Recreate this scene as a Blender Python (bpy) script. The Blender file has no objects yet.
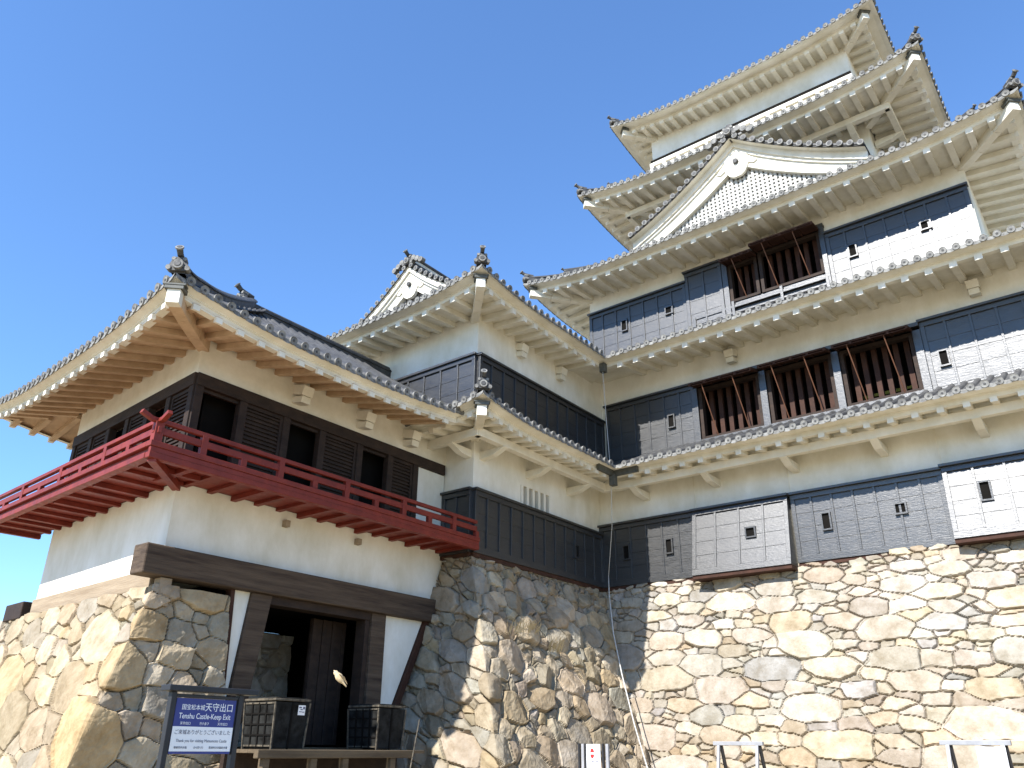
import bpy, math, random
import numpy as np
from mathutils import Vector, Matrix
random.seed(7)
sc = bpy.context.scene
COL = sc.collection
Z0 = 1.6                       # eye height: all coordinates below are measured from the eye level

# ------------------------------------------------------------------ camera, light, exposure
YAW, PITCH, ROLL, FPX = -0.667492, 0.424670, 0.0110298, 803.12
cam = bpy.data.cameras.new('camera'); cam.sensor_width = 36.0; cam.lens = FPX/1024*36
cam.clip_start = 0.1; cam.clip_end = 5000
co = bpy.data.objects.new('camera', cam); COL.objects.link(co)
_f = Vector((math.sin(YAW)*math.cos(PITCH), math.cos(YAW)*math.cos(PITCH), math.sin(PITCH)))
_r = Vector((math.cos(YAW), -math.sin(YAW), 0)); _u = _r.cross(_f)
_r2 = math.cos(ROLL)*_r + math.sin(ROLL)*_u; _u2 = -math.sin(ROLL)*_r + math.cos(ROLL)*_u
M = Matrix((( _r2.x, _u2.x, -_f.x, 0), (_r2.y, _u2.y, -_f.y, 0), (_r2.z, _u2.z, -_f.z, Z0), (0, 0, 0, 1)))
co.matrix_world = M
sc.camera = co

SUN = Vector((-0.004, -1.0, 0.89)).normalized()
EL = math.asin(SUN.z); AZ = math.atan2(SUN.x, SUN.y)
w = bpy.data.worlds.new('World'); sc.world = w; w.use_nodes = True
nt = w.node_tree; bg = nt.nodes['Background']
sky = nt.nodes.new('ShaderNodeTexSky'); sky.sky_type = 'NISHITA'; sky.sun_disc = False
sky.sun_elevation = EL; sky.sun_rotation = AZ % (2*math.pi)
sky.altitude = 3500; sky.air_density = 1.8; sky.dust_density = 0.0; sky.ozone_density = 10.0
nt.links.new(sky.outputs[0], bg.inputs[0]); bg.inputs[1].default_value = 0.144
sl = bpy.data.lights.new('sun', 'SUN'); sl.energy = 5.0; sl.angle = math.radians(0.53); sl.color = (1.0, 0.97, 0.92)
so = bpy.data.objects.new('sun', sl); COL.objects.link(so)
so.rotation_euler = SUN.to_track_quat('Z', 'Y').to_euler(); so.location = (0, -10, 40)
sc.view_settings.view_transform = 'Standard'; sc.view_settings.look = 'None'
sc.view_settings.exposure = 1.05; sc.view_settings.gamma = 1.0
sc.render.engine = 'CYCLES'
sc.cycles.max_bounces = 8; sc.cycles.diffuse_bounces = 5

# ------------------------------------------------------------------ materials
def mat(name, col, rough=0.7, spec=0.3, var=0.15, scale=3.0, bump=0.0, bscale=40.0, col2=None, stretch=None, vcol=False, rvar=0.0, coat=0.0, detail=6):
    m = bpy.data.materials.new(name); m.use_nodes = True
    t = m.node_tree; p = t.nodes['Principled BSDF']; L = t.links.new
    p.inputs['Roughness'].default_value = rough; p.inputs['Specular IOR Level'].default_value = spec
    p.inputs['Coat Weight'].default_value = coat
    geo = t.nodes.new('ShaderNodeNewGeometry'); mp = t.nodes.new('ShaderNodeMapping')
    L(geo.outputs['Position'], mp.inputs[0])
    if stretch: mp.inputs['Scale'].default_value = stretch
    n = t.nodes.new('ShaderNodeTexNoise'); n.inputs['Scale'].default_value = scale; n.inputs['Detail'].default_value = detail
    n.inputs['Roughness'].default_value = 0.65
    L(mp.outputs[0], n.inputs['Vector'])
    rp = t.nodes.new('ShaderNodeMapRange'); rp.inputs[1].default_value = 0.32; rp.inputs[2].default_value = 0.68
    L(n.outputs['Fac'], rp.inputs[0])
    mx = t.nodes.new('ShaderNodeMix'); mx.data_type = 'RGBA'
    L(rp.outputs[0], mx.inputs[0])
    c2 = col2 if col2 else tuple(c*(1-2*var) for c in col)
    mx.inputs[6].default_value = (*c2, 1); mx.inputs[7].default_value = (*col, 1)
    out = mx.outputs[2]
    if vcol:
        a = t.nodes.new('ShaderNodeVertexColor'); a.layer_name = 'stone_colour'
        mm = t.nodes.new('ShaderNodeMix'); mm.data_type = 'RGBA'; mm.blend_type = 'MULTIPLY'; mm.inputs[0].default_value = 1
        L(a.outputs[0], mm.inputs[6]); L(out, mm.inputs[7]); out = mm.outputs[2]
    L(out, p.inputs['Base Color'])
    if rvar:
        n3 = t.nodes.new('ShaderNodeTexNoise'); n3.inputs['Scale'].default_value = scale*2.3; n3.inputs['Detail'].default_value = 4
        L(mp.outputs[0], n3.inputs['Vector'])
        r3 = t.nodes.new('ShaderNodeMapRange'); r3.inputs[1].default_value = .3; r3.inputs[2].default_value = .7
        r3.inputs[3].default_value = rough-rvar; r3.inputs[4].default_value = rough+rvar
        L(n3.outputs['Fac'], r3.inputs[0]); L(r3.outputs[0], p.inputs['Roughness'])
    if bump:
        n2 = t.nodes.new('ShaderNodeTexNoise'); n2.inputs['Scale'].default_value = bscale; n2.inputs['Detail'].default_value = 8
        n2.inputs['Roughness'].default_value = 0.6
        L(mp.outputs[0], n2.inputs['Vector'])
        b = t.nodes.new('ShaderNodeBump'); b.inputs['Strength'].default_value = bump; b.inputs['Distance'].default_value = 0.02
        L(n2.outputs['Fac'], b.inputs['Height']); L(b.outputs[0], p.inputs['Normal'])
    return m

PLASTER = mat('white_plaster', (.79, .77, .70), .85, .2, scale=1.2, col2=(.61, .575, .47), bump=.2, bscale=16, stretch=(1.15, 1.15, .6), detail=10)
CREAM = mat('eave_plaster', (.75, .715, .62), .85, .2, scale=2.0, col2=(.61, .57, .46), bump=.1, bscale=14)
TANWOOD = mat('bare_rafter_wood', (.56, .405, .265), .75, .25, scale=3.5, col2=(.42, .295, .185), bump=.1, bscale=20)
BOARD = mat('black_lacquer_board', (.006, .0065, .008), .42, .55, scale=2.2, col2=(.017, .016, .015), bump=.27, bscale=14, stretch=(.7, .7, 4.5), rvar=.06)
BOARD.node_tree.nodes['Principled BSDF'].inputs['IOR'].default_value = 1.79
DARKWOOD = mat('dark_wood', (.042, .026, .018), .7, .25, scale=3, col2=(.020, .013, .010), bump=.35, bscale=22, stretch=(1, 1, 2.2))
BEAM = mat('weathered_beam', (.115, .082, .056), .8, .2, scale=2.6, col2=(.040, .027, .020), bump=.6, bscale=15, stretch=(1, .25, 4))
GREYBEAM = mat('grey_weathered_beam', (.34, .27, .19), .8, .2, scale=2.2, col2=(.22, .165, .11), bump=.5, bscale=14, stretch=(.3, 1, 4))
REDBROWN = mat('red_brown_wood', (.062, .027, .017), .7, .2, scale=4, col2=(.034, .016, .011), bump=.3, bscale=25)
RED = mat('vermilion_lacquer', (.21, .030, .017), .5, .3, scale=3.5, col2=(.13, .018, .012), bump=.12, bscale=20, rvar=.08)
TILE = mat('roof_tile', (.085, .084, .082), .6, .3, scale=5, col2=(.034, .034, .035), bump=.2, bscale=30, rvar=.1)
TILEEND = mat('weathered_tile_end', (.27, .265, .245), .8, .25, scale=9, col2=(.085, .083, .08), bump=.4, bscale=60)
BLACK = mat('shade_and_trim_black', (.008, .007, .006), .9, .1)  # black put in for the shade of hollows; also colours trim and battens
CAPM = mat('copper_cap', (.10, .10, .085), .5, .4, scale=9, col2=(.05, .055, .05))
STONE = mat('field_stone', (1.12, 1.12, 1.12), .92, .15, scale=3.2, col2=(.68, .63, .55), bump=.8, bscale=15, vcol=True, detail=9)
METAL = mat('grey_metal', (.30, .30, .31), .45, .5, scale=6, col2=(.22, .22, .23))
BLACKMETAL = mat('black_metal', (.022, .022, .025), .5, .35, scale=6)
CRATE = mat('black_crate', (.006, .0057, .005), .8, .06, scale=5, col2=(.03, .03, .028), bump=.2, bscale=20)
EDGE = mat('worn_light_edge', (.15, .125, .09), .75, .2, scale=12, col2=(.025, .022, .017))
LATT2 = mat('pale_lattice', (.52, .51, .47), .8, .2, scale=5)
LATT = mat('grey_lattice', (.30, .29, .27), .8, .2, scale=5)
DECKW = mat('deck_wood', (.135, .10, .062), .8, .2, scale=3, col2=(.075, .055, .035), bump=.4, bscale=18, stretch=(1, .3, 3))
BLUE = mat('blue_sign', (.030, .042, .20), .5, .4, var=.05)
WHITE = mat('white_sign', (.78, .78, .78), .5, .4, var=.03)
LETTER = mat('white_lettering', (.85, .85, .85), .5, .3, var=.01)
INK = mat('dark_lettering', (.12, .12, .16), .6, .3, var=.01)
REDINK = mat('red_symbol', (.62, .03, .03), .5, .3, var=.02)
YELLOW = mat('yellow_bar', (.42, .36, .05), .6, .3)
CABLE = mat('pale_cable', (.50, .49, .46), .5, .4, scale=9, var=.1)
GROUND = mat('gravel_ground', (.42, .345, .225), .95, .1, scale=.6, col2=(.33, .27, .17), bump=.8, bscale=60)
GRASS = mat('dry_grass', (.48, .41, .27), .8, .2, scale=6, col2=(.30, .25, .15))
ROD = mat('prop_rod_wood', (.13, .055, .028), .6, .3, scale=9)
FEATHER = mat('pale_brown_feathers', (.62, .50, .32), .8, .2, scale=30, col2=(.40, .29, .16))

# ------------------------------------------------------------------ mesh helper
class MB:
    def __init__(s): s.v = []; s.f = []; s.m = []; s.sm = []; s.mats = []
    def mi(s, m):
        if m not in s.mats: s.mats.append(m)
        return s.mats.index(m)
    def add(s, vs, fs, m, smooth=False):
        b = len(s.v); k = s.mi(m)
        s.v.extend(tuple(p) for p in vs)
        for f in fs: s.f.append(tuple(b+i for i in f)); s.m.append(k); s.sm.append(smooth)
    def hexa(s, p, m):     # 8 points: bottom 0-3 ccw, top 4-7
        s.add(p, [(3, 2, 1, 0), (4, 5, 6, 7), (0, 1, 5, 4), (1, 2, 6, 5), (2, 3, 7, 6), (3, 0, 4, 7)], m)
    def box(s, x0, x1, y0, y1, z0, z1, m):
        s.hexa([(x0, y0, z0), (x1, y0, z0), (x1, y1, z0), (x0, y1, z0), (x0, y0, z1), (x1, y0, z1), (x1, y1, z1), (x0, y1, z1)], m)
    def beam(s, a, b, wd, h, m, up=(0, 0, 1), drop=1.0):   # bar a->b, width wd, height h; the line runs along its top when drop=1, its middle when .5
        a = Vector(a); b = Vector(b); d = (b-a).normalized(); up = Vector(up)
        sd = d.cross(up)
        if sd.length < 1e-5: sd = Vector((1, 0, 0))
        sd.normalize(); uu = sd.cross(d); sd = sd*(wd/2); lo = -uu*(h*drop); hi = uu*(h*(1-drop))
        s.hexa([a-sd+lo, a+sd+lo, b+sd+lo, b-sd+lo, a-sd+hi, a+sd+hi, b+sd+hi, b-sd+hi], m)
    def cyl(s, a, b, r0, r1, n, m, caps=(True, True), capm=None, smooth=True):
        a = Vector(a); b = Vector(b); d = (b-a).normalized()
        x = d.orthogonal().normalized(); y = d.cross(x)
        vs = []
        for c, r in ((a, r0), (b, r1)):
            for i in range(n):
                t = 2*math.pi*i/n; vs.append(c+x*(r*math.cos(t))+y*(r*math.sin(t)))
        s.add(vs, [(i, (i+1) % n, n+(i+1) % n, n+i) for i in range(n)], m, smooth)
        if caps[0]: s.add(vs[:n], [tuple(range(n-1, -1, -1))], capm or m)
        if caps[1]: s.add(vs[n:], [tuple(range(n))], capm or m)
    def tube(s, pts, rs, n, m):
        for i in range(len(pts)-1): s.cyl(pts[i], pts[i+1], rs[i], rs[i+1], n, m, caps=(i == 0, i == len(pts)-2))
    def grid(s, P, m, smooth=True):    # P[i][j]
        a = len(P); b = len(P[0])
        s.add([q for r in P for q in r], [(i*b+j, (i+1)*b+j, (i+1)*b+j+1, i*b+j+1) for i in range(a-1) for j in range(b-1)], m, smooth)
    def poly(s, pts, m): s.add(pts, [tuple(range(len(pts)))], m)
    def prism(s, pts, ext, m):       # closed outline extruded by vector ext
        n = len(pts); e = Vector(ext); q = [Vector(p) for p in pts]; q2 = [p+e for p in q]
        s.add(q+q2, [tuple(range(n)), tuple(range(2*n-1, n-1, -1))]+[((i+1) % n, i, n+i, n+(i+1) % n) for i in range(n)], m)
    def build(s, name, parent=None, bevel=0.0, **kw):
        if not s.v: return None
        me = bpy.data.meshes.new(name)
        V = np.array([tuple(p) for p in s.v], float)
        org = np.array([(V[:, 0].min()+V[:, 0].max())/2, (V[:, 1].min()+V[:, 1].max())/2, V[:, 2].min()])
        me.from_pydata((V-org).tolist(), [], s.f)
        for m in s.mats: me.materials.append(m)
        me.polygons.foreach_set('material_index', s.m); me.polygons.foreach_set('use_smooth', s.sm)
        me.update()
        o = bpy.data.objects.new(name, me); COL.objects.link(o)
        place(o, org+np.array([0, 0, Z0]), parent)
        if bevel:
            bv = o.modifiers.new('bevel', 'BEVEL'); bv.width = bevel; bv.segments = 2; bv.limit_method = 'ANGLE'
        for k, v in kw.items(): o[k] = v
        return o
WORLD = {}
def place(o, wp, parent):
    wp = np.array(wp, float); WORLD[o.name] = wp
    if parent is not None:
        o.parent = parent; o.location = wp-WORLD[parent.name]
    else: o.location = wp
def thing(name, loc, label, cat, group=None):
    o = bpy.data.objects.new(name, None); COL.objects.link(o); o.empty_display_size = .3
    place(o, np.array(loc, float)+np.array([0, 0, Z0]), None)
    o['label'] = label; o['category'] = cat
    if group: o['group'] = group
    return o

class Fr:      # wall frame: u along the wall, n outward, z up
    def __init__(s, O, U, N): s.O = Vector((O[0], O[1], 0)); s.U = Vector((U[0], U[1], 0)); s.N = Vector((N[0], N[1], 0))
    def p(s, u, n, z): return s.O+s.U*u+s.N*n+Vector((0, 0, z))
    def box(s, mb, u0, u1, n0, n1, z0, z1, m, sh=None):
        # sh(z): extra outward offset
        g = sh or (lambda z: 0)
        mb.hexa([s.p(u0, n1+g(z0), z0), s.p(u1, n1+g(z0), z0), s.p(u1, n0+g(z0), z0), s.p(u0, n0+g(z0), z0),
                 s.p(u0, n1+g(z1), z1), s.p(u1, n1+g(z1), z1), s.p(u1, n0+g(z1), z1), s.p(u0, n0+g(z1), z1)], m)

# ------------------------------------------------------------------ ground
def smooth(t): t = max(0, min(1, t)); return t*t*(3-2*t)
def gz(x, y): return -1.6+0.6*smooth((-.62*x+.78*y-6.5)/4.5)
mb = MB()
xs = [-1500, -300, -80, -40]+[-30+i*1.5 for i in range(28)]+[20, 60, 300, 1500]
ys = [-1500, -300, -60, -20]+[-8+i*1.5 for i in range(24)]+[40, 80, 300, 1500]
mb.grid([[(x, y, gz(x, y)) for y in ys] for x in xs], GROUND)
# grid is ordered so that its faces point down; flip by reversing
mb.f = [tuple(reversed(f)) for f in mb.f]
mb.build('ground', kind='structure')

# ------------------------------------------------------------------ rough stone walling
rng = np.random.default_rng(11)
def vnoise(x, y, seed, freq):
    r = np.random.default_rng(seed); T = r.random((64, 64))
    X = x*freq; Y = y*freq; i = np.floor(X).astype(int); j = np.floor(Y).astype(int); fx = X-i; fy = Y-j
    fx = fx*fx*(3-2*fx); fy = fy*fy*(3-2*fy)
    g = lambda a, b: T[a % 64, b % 64]
    return (g(i, j)*(1-fx)+g(i+1, j)*fx)*(1-fy)+(g(i, j+1)*(1-fx)+g(i+1, j+1)*fx)*fy
PAL = np.array([(.41, .355, .28), (.42, .37, .30), (.385, .35, .295), (.35, .33, .30), (.40, .355, .30), (.44, .395, .325), (.36, .315, .25), (.335, .325, .30), (.44, .405, .35), (.42, .352, .258), (.39, .337, .268)])
def stones(name, P, N, u0, u1, v0, v1, res, size, seed, label, aniso=1.6, depth=.07, pal=PAL, fill=1.0, warm=0.0, seedcol=None, seeds=None, facet=.2, wt=.82, pw=2.0, parent=None, rough=1.0, skew=0.0, vtop=None):
    """P(u,v)->xyz arrays, N(u,v)->outward normals; straight-edged stones (a power diagram) with flat broken faces and small packing stones"""
    R = np.random.default_rng(seed)
    S = [] if seeds is None else [list(q) for q in seeds]
    def ok(u, v, a, k):
        for q in S:
            du = u-q[0]; dv = (v-q[1])*aniso+skew*du
            if du*du+dv*dv < ((a+q[2])*k)**2: return False
        return True
    for sz, tries, k in ((1.0, 260, .80), (.66, 700, .78), (.40, 1500, .78), (.22, int(2600*fill), .84), (.13, int(2000*fill), .92)):
        for _ in range(tries):
            u = R.uniform(u0-.1, u1+.1); v = R.uniform(v0-.1, v1+.1)
            a = size*sz*R.uniform(.75, 1.3)*(.82+.36*(v1-v)/(v1-v0))
            if vtop is not None and v > v1-vtop and sz > .6: continue
            if ok(u, v, a, k): S.append([u, v, a])
    S = np.array(S); n = len(S)
    nu = int((u1-u0)/res)+1; nv = int((v1-v0)/res)+1
    u = np.linspace(u0, u1, nu); v = np.linspace(v0, v1, nv)
    U, V = np.meshgrid(u, v, indexing='ij')
    wu = U+.10*(vnoise(U, V, seed+1, 1.9)-.5)+.016*(vnoise(U, V, seed+2, 11)-.5); wv = V+.085*(vnoise(U, V, seed+3, 2.1)-.5)+.016*(vnoise(U, V, seed+4, 11)-.5)
    F1 = np.full(U.shape, 1e9); F2 = np.full(U.shape, 1e9); I = np.zeros(U.shape, int); J = np.zeros(U.shape, int)
    for i in range(n):
        su, sv, a = S[i]
        du = wu-su; dv = (wv-sv)*aniso+skew*du
        d = (np.abs(du)**pw+np.abs(dv)**pw)**(2/pw)-(wt*a)**2
        m = d < F1
        m2 = (~m) & (d < F2)
        F2 = np.where(m, F1, np.where(m2, d, F2)); J = np.where(m, I, np.where(m2, i, J))
        I = np.where(m, i, I); F1 = np.where(m, d, F1)
    ddu = S[I, 0]-S[J, 0]; ddv = (S[I, 1]-S[J, 1])*aniso+skew*ddu
    e = (F2-F1)/(2*np.sqrt(ddu**2+ddv**2)+1e-6)/np.sqrt(aniso)
    gap = np.clip(R.exponential(.0045, n), .0, .024)+np.where(S[:, 2] < size*.3, .003, 0)
    e = e-gap[I]
    base = R.uniform(-.40, .34, n)*depth
    base = np.where(S[:, 2] < size*.3, base-depth*.45, base)
    if seeds is not None: base[:len(seeds)] = R.uniform(-.2, .7, len(seeds))*depth
    lu = (U-S[I, 0]); lv = (V-S[I, 1])
    H = None
    for k in range(4):
        ga = R.uniform(0, 2*math.pi, n); gm = R.uniform(.03, facet*1.25, n); cc = R.uniform(0.0, .55, n)*S[:, 2]*facet
        pl = cc[I]+gm[I]*(np.cos(ga)[I]*lu+np.sin(ga)[I]*lv)
        H = pl if H is None else np.minimum(H, pl)
    prof = np.clip(e/max(.012, .9*res), 0, 1); edge = np.where(e < 0, 0, prof*(2-prof))
    edge = .94*edge+.06*np.clip(e/.05, 0, 1)
    h = depth*(edge-1)+base[I]+np.clip(H, -.14, .08)*np.clip(e/.03, 0, 1)
    h -= np.where(e < 0, .018, 0)
    h += rough*((vnoise(U, V, seed+5, 4.0)-.5)*.022+(vnoise(U, V, seed+6, 11)-.5)*.013+(vnoise(U, V, seed+7, 27)-.5)*.008)
    ci = R.integers(0, len(pal), n); cv = pal[ci]*R.uniform(.82, 1.10, (n, 1))*R.uniform(.98, 1.02, (n, 3))
    cv = np.where((S[:, 2] < size*.3)[:, None], cv*.88, cv)
    for k, c in (seedcol or {}).items(): cv[k] = c
    if warm:      # stone colours turn browner towards the bottom
        k = np.clip((1.3-S[:, 1])/2.6, 0, 1)[:, None]*warm*R.uniform(.3, 1.2, (n, 1)); cv = cv*(1-k*np.array([.14, .24, .40]))
    C = cv[I]*(.94+.12*vnoise(U, V, seed+8, 1.7))[..., None]
    X = P(U, V)+N(U, V)*h[..., None]
    X = X.reshape(-1, 3)
    org = np.array([X[:, 0].mean(), X[:, 1].mean(), X[:, 2].min()])
    idx = np.arange(nu*nv).reshape(nu, nv)
    F = np.stack([idx[:-1, :-1], idx[1:, :-1], idx[1:, 1:], idx[:-1, 1:]], -1).reshape(-1, 4)
    me = bpy.data.meshes.new(name); me.from_pydata((X-org).tolist(), [], F.tolist()); me.materials.append(STONE)
    at = me.color_attributes.new('stone_colour', 'FLOAT_COLOR', 'POINT')
    at.data.foreach_set('color', np.concatenate([C.reshape(-1, 3), np.ones((len(X), 1))], 1).ravel())
    me.polygons.foreach_set('use_smooth', [False]*len(F)); me.update()
    o = bpy.data.objects.new(name, me); COL.objects.link(o); place(o, org+np.array([0, 0, Z0]), parent)
    if label: o['label'] = label; o['category'] = 'stone wall'
    return o

def V3(x, y, z): return np.stack(np.broadcast_arrays(x, y, z), -1).astype(float)
def unit(a): return a/np.linalg.norm(a, axis=-1, keepdims=True)
# keep base: v is height
KY = .30
stones('stone_wall', lambda u, v: V3(u, 18.93-KY*(3.95+.012*(u+11.7)-v)+.03*np.sin(u*2), v+.010*(u+11.7)-.02),
       lambda u, v: unit(V3(0*u, -1+0*u, KY+0*u)), -12.2, 3.4, -1.2, 3.98, .019, .62, 21,
       'tall sunlit battered stone wall under the black boarded keep', aniso=2.35, depth=.058, facet=.14, pw=3.2, fill=1.0, rough=.9, skew=.12, vtop=.25, pal=PAL[[0, 1, 2, 4, 5, 8, 8, 9, 10, 1, 5, 3, 4]]*.93, warm=1.0)
# corner turret base: folded at u=0
KX = .45
def tb(u, v):
    h = 3.93-v; x = -11.72+KX*h; y = 13.46-KY*h
    return V3(np.where(u < 0, x+u, x), np.where(u < 0, y, y+u), v)
def tn(u, v):
    t = np.clip(u/.08*.5+.5, 0, 1); t = t*t*(3-2*t)
    return unit((1-t)[..., None]*V3(0*u, -1+0*u, KY+0*u)+t[..., None]*V3(1+0*u, 0*u, KX+0*u))
cs = [(.02, 3.30, .50), (-.16, 2.62, .34), (.14, 2.15, .38), (-.14, 1.62, .42), (.10, 1.05, .38), (-.14, .52, .42), (.12, -.02, .40), (-.05, -.6, .42)]
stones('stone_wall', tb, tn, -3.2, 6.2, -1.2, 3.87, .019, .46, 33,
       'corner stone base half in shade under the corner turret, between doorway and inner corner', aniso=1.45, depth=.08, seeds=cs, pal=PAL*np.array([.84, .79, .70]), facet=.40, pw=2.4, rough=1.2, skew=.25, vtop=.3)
# moon turret base: folded at u=0
PHI = -.0630
UL = Vector((-math.cos(PHI), -math.sin(PHI))); NL = Vector((math.sin(PHI), -math.cos(PHI)))
def mbx(u, v):
    h = 2.35-v; cx = -12.53+.12*h; cy = 6.73-.345*h
    y = cy+u; lim = 8.12+.04*h; over = np.clip(y-lim, 0, None)
    return V3(np.where(u < 0, cx-u*UL.x, cx-over-over*over*0), np.where(u < 0, cy-u*UL.y, np.minimum(y, lim)), v)
def mn(u, v):
    t = np.clip(u/.06*.5+.5, 0, 1); t = t*t*(3-2*t)
    return unit((1-t)[..., None]*V3(NL.x+0*u, NL.y+0*u, .345+0*u)+t[..., None]*V3(1+0*u, 0*u, .12+0*u))
cs2 = [(.10, 2.08, .22), (.20, 1.66, .42), (-.04, 1.06, .62), (-.20, .08, .98), (.3, -.8, .55), (.85, 1.25, .34), (.95, .55, .36)]
stones('stone_wall', mbx, mn, -9.5, 3.6, -1.3, 2.33, .017, .68, 52,
       'sunlit stone base with huge corner boulders under the white turret with red balcony', aniso=1.6, depth=.062, seeds=cs2, pal=PAL*np.array([.90, .83, .71]), seedcol={1: (.36, .27, .16), 2: (.40, .31, .19), 3: (.42, .31, .175)}, facet=.21, pw=2.4, rough=1.0, skew=.35)

# ------------------------------------------------------------------ roofs
def ornament(mb, p, d, s=1.0, up=True):
    """ridge-end tile: low shield, round face, shoulder rolls and an outswept tube ending in a disc"""
    p = Vector(p); d = Vector((d[0], d[1], 0)).normalized(); t = Vector((-d.y, d.x, 0)); z = Vector((0, 0, 1))
    pts = [(-.14, -.04), (.14, -.04), (.17, .05), (.13, .16), (.08, .24), (-.08, .24), (-.13, .16), (-.17, .05)]
    mb.prism([p+d*.03*s+t*a*s+z*b*s for a, b in pts], -d*.10*s, TILE)
    mb.cyl(p+z*.07*s, p+d*.09*s+z*.07*s, .095*s, .095*s, 14, TILEEND)
    mb.cyl(p+d*.091*s+z*.07*s, p+d*.10*s+z*.07*s, .060*s, .052*s, 12, TILE)
    for q in (-1, 1):
        mb.cyl(p+t*q*.15*s+z*.02*s-d*.1*s, p+t*q*.165*s+z*.01*s+d*.05*s, .05*s, .05*s, 8, TILEEND)
        mb.cyl(p+t*q*.09*s+z*.19*s-d*.1*s, p+t*q*.10*s+z*.20*s+d*.045*s, .038*s, .038*s, 8, TILEEND)
    if up:
        a = p+z*.22*s-d*.30*s; b = p+z*.26*s-d*.10*s; c = p+z*.29*s+d*.03*s; e = p+z*.36*s+d*.13*s
        mb.tube([a, b, c, e], [.065*s, .06*s, .055*s, .06*s], 10, TILE)
        n = (e-c).normalized()
        mb.cyl(e, e+n*.03*s, .078*s, .078*s, 12, TILEEND)
        mb.cyl(e+n*.031*s, e+n*.038*s, .05*s, .045*s, 10, TILE)

class Side:
    def __init__(s, A, B, n_in, ze, a, b, lA, lB, pitch, Lc=3.2):
        s.A = Vector((A[0], A[1], 0)); B = Vector((B[0], B[1], 0)); s.L = (B-s.A).length; s.U = (B-s.A)/s.L
        s.n = Vector((n_in[0], n_in[1], 0)); s.ze = ze; s.a = a; s.b = b; s.lA = lA; s.lB = lB; s.pitch = pitch; s.Lc = Lc; s.th = .28
    def lift(s, u, d):
        l = 0.0
        ua = u if u > -.5 else -.5; ub = s.L-u if s.L-u > -.5 else -.5
        l += s.lA*max(0, 1-ua/s.Lc)**2.0+s.lB*max(0, 1-ub/s.Lc)**2.0
        return l*max(0, 1-max(d, 0)/3.0)
    def xy(s, u, d): return s.A+s.U*u+s.n*d
    def zt(s, u, d): return s.ze+s.th+s.lift(u, d)+s.pitch*d*(.88+.05*d)
    def rng(s, d): return s.a*d, s.L-s.b*d
    def top(s, u, D):
        m = D
        if s.a > 0: m = min(m, u/s.a)
        if s.b > 0: m = min(m, (s.L-u)/s.b)
        return m
    def P(s, u, d, z): q = s.xy(u, d); return Vector((q.x, q.y, z))

def tiles(mb, S, D, sp=.31, r=.068, ov=.20):
    nd = max(4, int(D/.5)+2); nu = max(8, int(S.L/.4))
    G = []
    for i in range(nu+1):
        row = []
        for j in range(nd+1):
            d = -ov+(D+ov)*j/nd; lo, hi = S.rng(d)
            if hi < lo: lo = hi = (lo+hi)/2
            u = lo+(hi-lo)*i/nu; row.append(S.P(u, d, S.zt(u, d)))
        G.append(row)
    mb.grid([list(reversed(r_)) for r_ in G], TILE)
    # eaves edge of the pan tiles
    e0, e1 = S.rng(-ov); LL = e1-e0
    nn = max(6, int(round(LL/sp))); spx = LL/nn
    for i in range(nn):
        uc = e0+(i+.5)*spx
        n6 = 6; top = []; bot = []; 
        for k in range(n6+1):
            u = uc-spx/2+spx*k/n6; sag = -.045*math.sin(math.pi*k/n6)
            z = S.zt(u, -ov); top.append(S.P(u, -ov-.005, z+sag*.3+.012)); bot.append(S.P(u, -ov-.015, z+sag-.045))
        mb.grid([bot, top], TILEEND, False)
    for i in range(nn+1):
        u = e0+i*spx
        if S.a and u < e0+.09: continue
        if S.b and u > e1-.09: continue
        m = max(S.top(u, D), -ov+.12)
        k = max(2, int((m+ov)/.6)+1); rows = []
        for j in range(k+1):
            d = -ov-.015+(m+ov+.015)*j/k; z = S.zt(u, d)
            ring = []
            for q in range(7):
                t = math.pi*q/6
                ring.append(S.P(u-r*math.cos(t), d, z+.0+r*1.05*math.sin(t)))
            rows.append(ring)
        mb.grid(rows, TILE)
        z = S.zt(u, -ov)+.012
        c0 = S.P(u, -ov, z); c1 = S.P(u, -ov-.04, z-.006); c2 = S.P(u, -ov-.033, z-.005)
        mb.cyl(c0, c1, r*1.16, r*1.16, 12, TILEEND, caps=(False, False))
        # rim ring and recessed face
        mb.cyl(c1, c2, r*1.16, r*.78, 12, TILEEND, caps=(False, True), capm=TILEEND, smooth=False)
        mb.cyl(c2, S.P(u, -ov-.041, z-.006), r*.40, r*.28, 8, TILE, caps=(False, True), smooth=False)

def fascia(mb, S, m=CREAM, ov=.20):
    n = max(8, int(S.L/.35)); G = []
    for i in range(n+1):
        f = i/n; row = []
        for d, dz in ((.22, 0.0), (.085, 0.0), (.085, .10), (.060, .105), (.060, .125), (-ov*.55, .135), (-ov+.01, .15), (-ov+.01, .262)):
            lo, hi = S.rng(d); u = lo+(hi-lo)*f
            zz = S.ze+S.lift(u, d)+dz
            if d < .05: zz = S.zt(u, d)-(.075 if dz < .23 else .03)
            row.append(S.P(u, d, zz))
        G.append(row)
    mb.grid(G, m, False)

def soffit(mb, S, o, m=CREAM, s=.30, d0=.08):
    n = max(8, int(S.L/.35)); G = []
    for i in range(n+1):
        f = i/n; row = []
        for j in range(4):
            d = d0+(o-d0)*j/3; lo, hi = S.rng(d); u = lo+(hi-lo)*f
            row.append(S.P(u, d, S.ze+.012+S.lift(u, d)+s*d))
        G.append(row)
    mb.grid([list(r) for r in G], m, False)

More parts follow.
